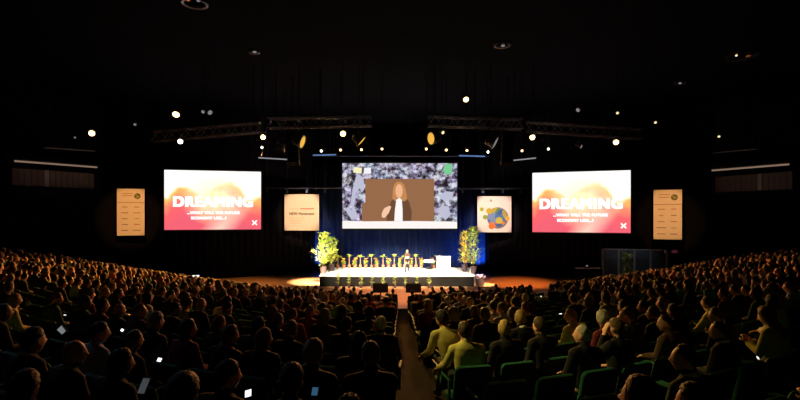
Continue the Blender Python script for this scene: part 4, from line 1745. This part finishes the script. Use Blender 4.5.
# people one can single out in the photograph: pixel of the head, row, looks
T = [  # px, py, row, pose, hair, hair colour, top, collar, skin, label
    (70, 350, 1, 'lap_right', 'bald', 'grey', 'black', True, 'tan', 'bald person in dark suit with white collar, low at left'),
    (29, 335, 1, 'lap', 'short', 'dark', 'black', True, 'tan', 'dark haired person in dark suit with white collar at far left edge'),
    (97, 330, 2, 'lap_right', 'short', 'dark', 'pale blue', False, 'tan', 'dark haired person in blue grey shirt behind the bald person in suit'),
    (133, 348, 2, 'lap', 'receding', 'grey', 'black', False, 'tan', 'person with thinning grey hair in dark clothes right of the bald person'),
    (118, 368, 1, 'lap_right', 'long', 'dark', 'black', False, 'tan', 'long haired person in dark clothes in front of the bald person'),
    (157, 388, 0, 'slouch', 'long', 'light brown', 'black', False, 'tan', 'brown long haired person with a phone at bottom edge, left'),
    (117, 310, 4, 'lap', 'bald', 'grey', 'black', False, 'tan', 'bald head in warm light in the left block, dark jacket'),
    (134, 310, 4, 'lap_right', 'receding', 'auburn', 'maroon', False, 'tan', 'reddish haired person in maroon top beside the bald head'),
    (153, 318, 3, 'lap', 'short', 'grey', 'black', False, 'tan', 'grey haired person in dark jacket between the left rows'),
    (58, 297, 4, 'lap_right', 'short', 'auburn', 'dark green', False, 'tan', 'person in dark green jacket facing stage near the left edge'),
    (185, 328, 3, 'lap_right', 'long', 'dark', 'maroon', False, 'tan', 'long haired person with red garment, left block'),
    (217, 328, 4, 'lap', 'short', 'auburn', 'black', False, 'tan', 'person with reddish short hair in black, left block middle'),
    (230, 335, 3, 'lap_right', 'bob', 'auburn', 'black', False, 'tan', 'person with auburn bob in black, left block middle'),
    (262, 340, 3, 'lap_right', 'long', 'auburn', 'black', False, 'tan', 'long haired person in black beside the light brown haired head'),
    (258, 325, 4, 'lap', 'short', 'dark', 'navy', False, 'tan', 'dark short haired person in navy behind the long haired person'),
    (290, 335, 4, 'lap', 'full', 'light brown', 'black', False, 'tan', 'person with full light brown hair in black jacket'),
    (312, 354, 2, 'lap', 'full', 'grey', 'black', False, 'tan', 'person with full grey hair in black jacket near the aisle'),
    (290, 386, 1, 'lap', 'full', 'brown', 'black', False, 'fair', 'person with rounded brown hair at bottom edge left of aisle'),
    (225, 377, 1, 'lap_right', 'short', 'dark', 'black', False, 'fair', 'dark haired person in black with lit cheek at bottom edge'),
    (360, 360, 2, 'chin', 'short', 'light brown', 'black', False, 'fair', 'person with hand near chin in the left aisle seat'),
    (346, 327, 5, 'lap', 'short', 'dark', 'charcoal', False, 'tan', 'broad dark haired person in charcoal near the left of aisle'),
    (276, 314, 6, 'lap', 'short', 'auburn', 'black', False, 'pinkish', 'person with short reddish hair, left of a similar head'),
    (288, 316, 6, 'lap', 'receding', 'auburn', 'red', False, 'pinkish', 'person in red top with thinning reddish hair, left block'),
    (309, 312, 7, 'lap', 'receding', 'grey', 'purple', False, 'tan', 'person with thinning grey hair in purple top, left block'),
    (297, 303, 8, 'lap', 'full', 'auburn', 'black', False, 'pinkish', 'person with glowing orange hair further ahead, left block'),
    (473, 333, 4, 'arm_left', 'short', 'brown', 'yellow', False, 'tan', 'person in yellow shirt with left arm on armrest, right aisle seat'),
    (462, 322, 5, 'lean_left', 'full', 'dark', 'yellow', False, 'tan', 'dark haired person in yellow shirt leaning into the aisle'),
    (571, 318, 5, 'turned_left', 'short', 'blond', 'yellow', False, 'pinkish', 'person in yellow shirt turned sideways to neighbour, right block'),
    (542, 333, 4, 'chin', 'full', 'brown', 'black', False, 'pinkish', 'brown haired person in black leaning head on hand, right block'),
    (585, 342, 3, 'lap_left', 'receding', 'white', 'black', False, 'pinkish', 'person with bald crown and white hair in black, right block'),
    (624, 327, 3, 'ear', 'short', 'light brown', 'black', False, 'pinkish', 'person in black with raised hand at ear, right block'),
    (670, 325, 3, 'turned_left', 'receding', 'brown', 'brown', False, 'pinkish', 'person in brown jacket with receding hair in profile, right block'),
    (655, 320, 4, 'lap_left', 'short', 'light brown', 'black', True, 'tan', 'person in black with white collar beside the profile in brown jacket'),
    (688, 356, 1, 'lap_left', 'receding', 'light brown', 'black', True, 'pinkish', 'person in dark suit, white collar, thinning brown hair, right foreground'),
    (721, 341, 2, 'lap_left', 'receding', 'brown', 'black', True, 'pinkish', 'person with white collar and dark suit behind right foreground suit'),
    (774, 312, 2, 'phone', 'long', 'light brown', 'olive', False, 'pinkish', 'long haired person in olive jacket holding papers at right edge'),
    (712, 300, 4, 'arm_left', 'short', 'light brown', 'yellow', False, 'pinkish', 'person in yellow shirt leaning left, far right block'),
    (715, 317, 3, 'lap_left', 'short', 'light brown', 'black', True, 'pinkish', 'light brown haired person in black with white collar, right block'),
    (645, 312, 5, 'lap_left', 'short', 'brown', 'black', True, 'tan', 'brown haired person in suit with white collar, middle right block'),
    (652, 390, 0, 'lap_left', 'long', 'auburn', 'black', False, 'pinkish', 'auburn long haired person in black at bottom edge, right'),
    (692, 398, 0, 'lap_left', 'short', 'light brown', 'black', False, 'pinkish', 'light brown haired head at bottom edge, right corner side'),
    (675, 312, 4, 'lap', 'short', 'dark', 'black', False, 'tan', 'dark haired person in black behind the brown jacket profile'),
]
# seats left empty in the photograph (row, side, place from the aisle)
EMPTY = {(3, 1, 0), (3, 1, 1), (2, 1, 0), (2, 1, 1), (2, 1, 2), (2, 1, 3), (1, 1, 0), (1, 1, 1), (1, 1, 2), (0, 1, 0), (0, 1, 1), (4, 1, 2), (2, 1, 4)}

seats = []
row_start = {}
want = {}
for i, t in enumerate(T):
    d = ROWS[t[2]]
    a = (t[0] - 400) / F
    y = d
    for _ in range(30):
        y = d + g(a * y)
    want.setdefault((t[2], 1 if a > 0 else -1), []).append((i, a * y))
for k, d in enumerate(ROWS):
    for side in (-1, 1):
        base = .42 if side < 0 else .88
        if k >= 9:
            base = .36 if side < 0 else .62
        best = (1e9, base, {})
        ws = want.get((k, side), [])
        cand = [base + j * .02 for j in range(-14, 14)] if ws else [base]
        for st in cand:
            xs_ = arc_seats(side, st, d)
            err, used, asg = 0, set(), {}
            for i, x in ws:
                j = min((q for q in range(len(xs_)) if q not in used), key=lambda q: abs(xs_[q] - x))
                used.add(j)
                asg[j] = i
                err += (xs_[j] - x) ** 2
            err += .02 * abs(st - base)
            if err < best[0]:
                best = (err, st, asg)
        xs_ = arc_seats(side, best[1], d)
        for j, x in enumerate(xs_):
            y = d + g(x)
            if y > ymax(x) or d > 25.2:
                continue
            z = tier(d)
            hx, hy = head_px(x, y, z + 1.18)
            if y < 1.6:
                continue
            half = 60 / y * 6
            if hx < -45 - 150 / y or hx > 845 + 150 / y:
                continue
            top = 216 + (CAM_Z - z - 1.31) / y * F
            if top > 404:
                continue
            sl = gp(x)
            seats.append(dict(k=k, side=side, j=j, x=x, y=y, z=z, d=d, dist=math.sqrt(x * x + y * y), yaw=math.atan2(sl, 1) if True else 0,
                              t=best[2].get(j), hx=hx, hy=hy, want=dict((i, xx) for i, xx in ws)))

# nobody sits where a lit phone or sheet shows between the heads
CLEAR = [(159, 360), (248, 393), (315, 391), (62, 330), (65, 315), (122, 330), (251, 322), (560, 314), (541, 296), (757, 358), (753, 340), (696, 324), (28, 303)]


def hides_a_phone(q):
    for px, py in CLEAR:
        w = F / q['y']
        if abs(q['hx'] - px) < .17 * w + 3 and q['hy'] - .14 * w < py < q['hy'] + .16 * w:
            return True
        if abs(q['hx'] - px) < .27 * w + 2 and q['hy'] + .14 * w <= py < q['hy'] + .8 * w:
            return True
    return False


rnd = random.Random(77)
seats.sort(key=lambda q: q['dist'])
MAXK = 300
people_n = chair_n = 0
crowd_people, crowd_seats = [], []
TOPS = ['black'] * 9 + ['navy'] * 5 + ['charcoal'] * 4 + ['dark grey'] * 3 + ['brown', 'brown', 'dark green', 'maroon', 'white', 'pale blue', 'olive', 'beige', 'purple', 'teal', 'yellow', 'green', 'green', 'red', 'white']
HC = ['dark'] * 9 + ['brown'] * 7 + ['light brown'] * 3 + ['blond'] * 2 + ['grey'] * 3 + ['white', 'auburn']
HST = ['short'] * 6 + ['full'] * 4 + ['receding'] * 3 + ['long'] * 4 + ['bob'] * 2 + ['bun', 'ponytail', 'curly', 'bald']
HWORD = {'short': 'short %s hair', 'full': 'full %s hair', 'receding': 'thinning %s hair', 'long': 'long %s hair', 'bob': '%s bob', 'bun': '%s bun', 'ponytail': '%s ponytail', 'curly': 'curly %s hair'}
POSE_W = ['lap'] * 5 + ['lap_left'] * 2 + ['lap_right'] * 2 + ['slouch'] * 2 + ['phone', 'chin', 'ear']
PLACED = {}
STAGE_P = Vector((0, 34))
for q in seats:
    k, side, j = q['k'], q['side'], q['j']
    sd = 'left' if side < 0 else 'right'
    # chairs are turned with their row
    yaw = q['yaw']
    where = '%s row up, %s seat %s of aisle' % (ORD[k], ORD[j] if j < len(ORD) else str(j + 1), sd)
    t = q['t']
    occupied = t is not None or ((k, side, j) not in EMPTY and not hides_a_phone(q) and rnd.random() > (.66 if k <= 1 else .55 if k == 2 else (.58 if side > 0 else .36) if k <= 6 else .34 if q['dist'] < 13 else .30))
    if chair_n < MAXK:
        c = ch0 if chair_n == 0 else copy_tree(ch0)
        c.location = (q['x'], q['y'], q['z'])
        c.rotation_euler = (0, 0, yaw)
        tag(c, ('green chair under a seated person, ' if occupied else 'empty green chair, ') + where, 'chair', 'green auditorium chairs in curved rows')
        chair_n += 1
    else:
        crowd_seats.append((q['x'], q['y'], q['z'], yaw))
    if not occupied:
        continue
    to_stage = math.atan2(-(STAGE_P.x - q['x']), STAGE_P.y - q['y'])
    if people_n < MAXK:
        roll = 0.0
        lab = None
        if t is not None:
            tt = T[t]
            look = dict(pose=tt[3], hair=tt[4], hair_c=tt[5], top=tt[6], collar=tt[7], skin=tt[8], legs='charcoal')
            lab = tt[9]
            dx = q['want'][t] - q['x']
            roll = max(-R(4), min(R(4), math.atan2(dx, 1.18)))
            py_now = q['hy']
            dz = max(-.05, min(.06, (py_now - tt[1]) * q['y'] / F))
            sc = (1.18 + dz) / 1.18 * (1 - .07 * min(1, abs(q['x'] / q['y']) / .75))
        else:
            st = rnd.choice(HST)
            look = dict(pose=rnd.choice(POSE_W), hair=st, hair_c=rnd.choice(HC), top=rnd.choice(TOPS), skin=rnd.choice(['fair', 'pinkish', 'pinkish', 'tan', 'tan', 'brown']), legs=rnd.choice(['charcoal', 'navy', 'black', 'dark grey']))
            if q['dist'] < 9 and look['top'] in ('white', 'yellow', 'beige', 'pale blue', 'olive', 'green', 'teal', 'red'):
                look['top'] = 'black'
            look['collar'] = look['top'] in ('black', 'navy', 'charcoal') and st in ('short', 'receding', 'full', 'bald') and rnd.random() < .45
            sc = rnd.uniform(.95, 1.02) * (1 - .07 * min(1, abs(q['x'] / q['y']) / .75))
            hw = 'bald' if st == 'bald' else HWORD[st] % look['hair_c']
            lab = 'person, %s, %s top, %s' % (hw, look['top'], where)
        body_yaw = yaw + rnd.uniform(-.06, .06)
        pr = person((q['x'], q['y'], q['z'] + .43 * max(0, 1 - sc)), body_yaw, look, 'near' if q['dist'] < 9.5 else 'far', roll, sc)
        tag(pr, lab, 'person', 'seated audience')
        PLACED[(k, side, j)] = (pr, q, look)
        people_n += 1
    else:
        crowd_people.append((q['x'], q['y'], q['z'], yaw * .6 + to_stage * .4 + rnd.uniform(-.2, .2)))

# the rest of the audience, further off than the 300 nearest
EX = HAIR
crowd_src = {}


def crowd_mesh():
    vs, fs, cols, off = [], [], [], 0
    hair_lo = {}
    for s in ('short', 'full', 'long', 'bob', 'receding'):
        h = decimated(HAIR[s], 90)
        n = len(h.vertices)
        co = np.empty(n * 3)
        h.vertices.foreach_get('co', co)
        hair_lo[s] = (co.reshape(n, 3), [tuple(p.vertices) for p in h.polygons])
    src = {}
    for p in ('lap', 'lap_left', 'lap_right', 'slouch', 'chin'):
        b = BODY[p]
        me = b['crowd']
        n = len(me.vertices)
        co = np.empty(n * 3)
        me.vertices.foreach_get('co', co)
        src[p] = (co.reshape(n, 3), [tuple(f.vertices) for f in me.polygons], b['crowd_lab'])
    rn = random.Random(5)
    for x, y, z, yaw in crowd_people:
        p = rn.choice(['lap', 'lap', 'lap_left', 'lap_right', 'slouch', 'chin'])
        co, f, lab = src[p]
        sc = rn.uniform(.96, 1.04)
        c, s = math.cos(yaw), math.sin(yaw)
        M = np.array([[c, -s, 0], [s, c, 0], [0, 0, 1]])
        sk = SKINS[rn.choice(['fair', 'pinkish', 'pinkish', 'tan', 'tan', 'brown'])]
        tp = CLOTHS[rn.choice(TOPS)]
        lg = CLOTHS[rn.choice(['charcoal', 'navy', 'black'])]
        hc = HAIRS[rn.choice(HC)]
        z += .43 * max(0, 1 - sc)
        vs.append((co * sc) @ M.T + np.array([x, y, z]))
        table_ = {'torso': tp, 'arm': tp, 'neck': sk, 'head': sk, 'hand': sk, 'leg': lg, 'foot': (.01, .01, .01)}
        cols += [table_[l] for l in lab]
        fs += [tuple(off + i for i in ff_) for ff_ in f]
        off += len(co)
        hs = rn.choice(['short', 'short', 'full', 'long', 'bob', 'receding', None])
        if hs:
            hco, hf = hair_lo[hs]
            hm = np.array(BODY[p]['hrot'])
            w = hco @ hm.T * 1.03 + np.array(BODY[p]['head'])
            vs.append((w * sc) @ M.T + np.array([x, y, z]))
            cols += [hc] * len(hco)
            fs += [tuple(off + i for i in ff_) for ff_ in hf]
            off += len(hco)
    me = bpy.data.meshes.new('audience_crowd')
    me.from_pydata(np.concatenate(vs).tolist(), [], fs)
    ca = me.color_attributes.new('colour', 'FLOAT_COLOR', 'POINT')
    arr = np.ones((off, 4), dtype=np.float32)
    arr[:, :3] = np.array(cols, dtype=np.float32)
    ca.data.foreach_set('color', arr.ravel())
    me.polygons.foreach_set('use_smooth', [True] * len(me.polygons))
    m = mat('crowd_clothes_and_skin', (.1, .1, .1), .7, spec=.25)
    at_ = m.node_tree.nodes.new('ShaderNodeAttribute')
    at_.attribute_name = 'colour'
    m.node_tree.links.new(at_.outputs['Color'], m.node_tree.nodes['Principled BSDF'].inputs['Base Color'])
    me.materials.append(m)
    return me


if crowd_people:
    o = link('audience_crowd', crowd_mesh())
    tag(o, 'distant seated audience filling the rows towards the stage', 'crowd', kind='stuff')
    # their chairs
    vs, fs, mi, off = [], [], [], 0
    prt = []
    for nm, me, m in CHAIR:
        n = len(me.vertices)
        co = np.empty(n * 3)
        me.vertices.foreach_get('co', co)
        if nm in ('seat', 'armrest', 'backrest', 'back_shell', 'pedestal'):
            prt.append((co.reshape(n, 3), [tuple(p.vertices) for p in me.polygons], [m_uph, m_shellc, m_arm].index(m)))
    for x, y, z, yaw in crowd_seats:
        c, s = math.cos(yaw), math.sin(yaw)
        M = np.array([[c, -s, 0], [s, c, 0], [0, 0, 1]])
        for co, f, i in prt:
            vs.append(co @ M.T + np.array([x, y, z]))
            fs += [tuple(off + a for a in ff_) for ff_ in f]
            mi += [i] * len(f)
            off += len(co)
    me = bpy.data.meshes.new('distant_chairs')
    me.from_pydata(np.concatenate(vs).tolist(), [], fs)
    for m in (m_uph, m_shellc, m_arm):
        me.materials.append(m)
    me.polygons.foreach_set('material_index', mi)
    tag(link('distant_chairs', me), 'distant green chairs under the audience near the stage', 'chairs', kind='stuff')
print('SEATS', len(seats), 'people', people_n, 'chairs', chair_n, 'crowd', len(crowd_people), len(crowd_seats))

# ------------------------------------------------------------------ phones and papers in hands
bpy.context.view_layer.update()
m_glow = emat('phone_screen_white', (.92, .95, 1), 1.6)
m_glow_b = emat('phone_screen_blue', (.10, .30, .55), .28)
m_glow_d = emat('tablet_screen_grey', (.55, .60, .62), .32)
m_phone = mat('black_phone_case', (.015, .015, .018), .4, var=.1)
m_sheet = mat('white_paper', (.8, .8, .8), .8, var=.03)


def held(px, py, w, h, kind, label, mm=None, tilt=35, spin=0, y=None):
    """a phone or sheet in the hands of the nearest seated person"""
    best = min(PLACED.values(), key=lambda v: (head_px(v[1]['x'], v[1]['y'] + .3, v[1]['z'] + .80)[0] - px) ** 2 + (head_px(v[1]['x'], v[1]['y'] + .3, v[1]['z'] + .80)[1] - py) ** 2)
    q = best[1]
    yy = y or q['y'] + .30
    eye = cam.location.copy()
    dg = bpy.context.evaluated_depsgraph_get()
    for step in range(16):                  # keep it on the near side of neighbouring shoulders and chairs
        p = at(px, py, yy - .12 * step)
        dv = p - eye
        hit = scene.ray_cast(dg, eye, dv.normalized(), distance=dv.length + .06)
        if not hit[0]:
            break
    else:
        return None
    root = empty(kind, p, rot=(R(-tilt), R(spin), q['yaw'] * .5))
    tag(root, label, 'phone' if 'phone' in kind else 'tablet' if 'tablet' in kind else 'paper')
    if kind == 'paper_sheet':
        b = MB()
        n = 5
        top = [(-w / 2 + w * i / n, .006 * math.sin(i * 1.3)) for i in range(n + 1)]
        b.loft([[(x, o + (.0 if e < n + 1 else .002), z) for e, (x, o) in enumerate(top + [(a, c + .002) for a, c in top[::-1]])] for z in (-h / 2, h / 2)])
        b.build('sheet', mm or m_sheet, root)
    else:
        MB().box((0, 0, 0), (w, .009, h)).build('case', m_phone, root, bevel=.003)
        MB().box((0, -.0052, 0), (w * .90, .0012, h * .86)).build('screen', mm or m_glow, root)
    return root


held(159.3, 360.5, .062, .070, 'phone', 'brightly lit phone right of thinning grey head, left foreground', spin=5)
held(248.5, 393.5, .060, .062, 'phone', 'brightly lit tilted phone at bottom edge, left of aisle', spin=-18)
held(315, 391.5, .055, .075, 'phone', 'dim blue phone screen at bottom edge near the aisle', m_glow_b)
held(62, 330, .145, .105, 'tablet', 'grey lit tablet tilted diagonally above the bald person in suit', m_glow_d, spin=32)
held(65, 315.3, .06, .025, 'phone', 'small bright phone beyond the grey tablet', tilt=70)
held(122.3, 330.2, .05, .045, 'phone', 'small bright phone between two left block persons', spin=25)
held(144, 386, .075, .15, 'phone', 'dark phone with pale edge held by long haired person at bottom', emat('phone_edge_grey', (.5, .55, .6), .10))
held(251, 322.3, .03, .03, 'phone', 'tiny bright phone in middle of the left block', tilt=60)
held(560.5, 314, .075, .03, 'phone', 'small bright phone left of the sideways person in yellow shirt', tilt=70)
held(541, 296.5, .045, .05, 'phone', 'tiny bright phone far ahead in right block', emat('phone_green_white', (.8, 1, .85), 1.2))
held(757.5, 358, .05, .035, 'phone', 'small bright phone near the right bottom corner', spin=30)
held(753, 340, .13, .05, 'paper_sheet', 'white folded paper in lap of the person in olive jacket', emat('lit_paper_placeholder', (.6, .6, .7), .0) and m_sheet, tilt=60)
held(765, 328, .06, .06, 'paper_sheet', 'small white card held by the person in olive jacket', m_sheet)
held(696, 324, .19, .05, 'paper_sheet', 'pale programme sheet slanting down beside brown jacket profile', mat('cream_paper', (.75, .65, .42), .8), tilt=60, spin=38)
held(28, 303, .10, .12, 'paper_sheet', 'pale grey sheet held up near the far left edge', mat('grey_paper', (.5, .52, .55), .8), tilt=20)
held(394, 309, .15, .015, 'paper_sheet', 'small white paper lying at the left aisle edge', m_sheet, tilt=80)

# ------------------------------------------------------------------ the speaker on the stage
STAND = dict(
    base=[(.80, .11, .09, .0), (.86, .165, .115, -.005), (.94, .172, .112, -.005), (1.05, .142, .098, .0), (1.18, .160, .108, .0), (1.28, .172, .105, .0), (1.36, .150, .088, -.005), (1.405, .09, .065, -.01), (1.43, .055, .05, -.01)],
    neck=V((0, -.005, 1.42)), head=V((0, .03, 1.545)), zb=.9, turn=R(-8), fem=.88,
    sh_l=V((-.160, -.005, 1.345)), sh_r=V((.160, -.005, 1.345)),
    el_l=V((-.235, -.02, 1.10)), el_r=V((.235, -.02, 1.10)),
    wr_l=V((-.10, .20, 1.12)), wr_r=V((.09, .22, 1.10)),
    hd_l=V((.5, .85, .15)).normalized(), hd_r=V((-.5, .85, .1)).normalized(),
    hp_l=V((-.082, .0, .86)), hp_r=V((.082, .0, .86)), kn_l=V((-.10, .02, .47)), kn_r=V((.10, .03, .47)),
    an_l=V((-.11, -.02, .085)), an_r=V((.11, .0, .085)), to_l=V((-.13, .11, .036)), to_r=V((.14, .13, .036)))
make_variant('speaker', STAND, near=9000)
sy = 36.2
sp = person((at(407.2, 0, sy).x, sy, STZ + .012), PI, dict(pose='speaker', hair='long', hair_c='blond', top='brown', legs='charcoal', skin='fair', collar=True), 'near')
tag(sp, 'standing person with long hair in brown suit speaking on the stage', 'person')
sc_ = empty('paper_sheet', Vector((at(407.2, 0, sy).x, sy - .42, STZ + 1.15)), rot=(R(-50), 0, 0))
tag(sc_, 'white notes held at the waist by the speaker on stage', 'paper')
MB().box((0, 0, 0), (.22, .004, .16)).build('sheet', m_sheet, sc_)

# ------------------------------------------------------------------ light
w = bpy.data.worlds.new('world')
scene.world = w
w.use_nodes = True
w.node_tree.nodes['Background'].inputs[0].default_value = (.25, .35, .8, 1)
w.node_tree.nodes['Background'].inputs[1].default_value = .004

# stage keys: white profiles from the trusses
for x, tx in ((-4.0, -2.5), (0.3, 0), (3.9, 2.5)):
    spot('stage_key', (x, 25.9, 9.9), (tx, 37.0, STZ), 27000, (1, .88, .70), 34, .5)
spot('lectern_key', (3.4, 25.9, 9.9), (3.2, 37, 1.5), 8000, (1, .95, .85), 16, .6)
spot('plant_row_key', (0.4, 25.8, 9.9), (-1.2, 38.8, 1.0), 8000, (1, .90, .55), 26, .5)
for x, tx in ((-7.4, -5.6), (7.4, 5.3)):
    spot('plant_key', (x, 25.9, 9.6), (tx, 35.8, 2.3), 30000, (1, .88, .5), 14, .6)
# amber wash on the wooden floor round the stage
spot('floor_wash', (-5, 28, 9.8), (-6.7, 36.4, 0), 170000, (1, .74, .44), 17, 1.0)
spot('floor_wash', (-7, 29, 9.8), (-11, 35, 0), 6500, (1, .48, .16), 34, .9)
spot('floor_wash', (6, 28, 9.8), (6.3, 35.0, 0), 60000, (1, .66, .36), 9, .9)
spot('floor_wash', (7, 29, 9.8), (8.8, 35.6, 0), 16000, (1, .32, .07), 30, .9)
spot('floor_wash', (0.5, 28, 9.8), (0, 30.6, 0), 9000, (1, .45, .20), 60, .9)
# blue wash up the curtain
for x, y, pw in ((-7.35, 42.6, 500), (-3.6, 41.6, 60), (-1.2, 41.6, 40), (1.5, 41.6, 50), (4, 41.6, 90), (5.6, 41.8, 200), (7.2, 42.4, 600)):
    spot('curtain_wash', (x, y, .3), (x, 43.4, 1.8), pw, (.05, .30, 1), 80, .8)
# warm lamps on the pipe above the centre screen throw low light over the audience
for x, tx, ty, pw in ((-7.9, -12.0, 19, 46000), (-2.5, -5, 16, 17000), (2.5, 5, 16, 10000), (7.9, 12.5, 19, 15000)):
    spot('audience_lamp', (x, 39.0, 10.4), (tx, ty, 1.4), pw, (1, .40, .08), 42, .9, .25)
spot('audience_lamp', (-7.5, 38.6, 10.4), (-19, 25, 2), 2600, (1, .38, .09), 40, .9, .25)
spot('audience_lamp', (7.5, 38.6, 10.4), (19, 25, 2), 3000, (1, .38, .09), 40, .9, .25)
spot('front_audience_lamp', (-3.2, 26.0, 9.6), (2.8, 7, 3.4), 7000, (1, .58, .12), 26, .9, .2)
spot('front_audience_lamp', (2.5, 26.0, 9.6), (-3.6, 7, 3.2), 3600, (1, .40, .20), 40, .9, .2)
# yellow ceiling downlight over the first seats right of the aisle
spot('downlight_and_fill', (-6.5, 8.2, 10.5), (1.5, 6.3, 3.5), 4600, (1, .78, .22), 15, 1.0, .1)
spot('downlight_and_fill', (-13, 13, 13.2), (-3.2, 4.8, 3.4), 420, (.50, .65, 1), 22, .9, .1)  # added cool fill for the left foreground, standing in for screen light
# lamps on the banners and signs
for px, py, y, pw, c in ((130.7, 212, 34.6, 3300, (1, .45, .14)), (667.5, 214, 34.1, 2900, (1, .47, .16)), (301.7, 212, 40, 4400, (1, .62, .36)), (494.3, 214, 40, 4400, (1, .70, .56))):
    p = at(px, py, y)
    d = Vector((p.x * .75, p.y - 8.5, p.z + 2.2))
    spot('banner_lamp', d, p, pw, c, 24 if abs(p.x) > 12 else 26, .5)
# added cool fill on the right hand partition, standing in for light behind it
spot('partition_fill', (15, 31, 8), (16.5, 34.5, 1.4), 220, (.75, .85, 1), 36, .9)
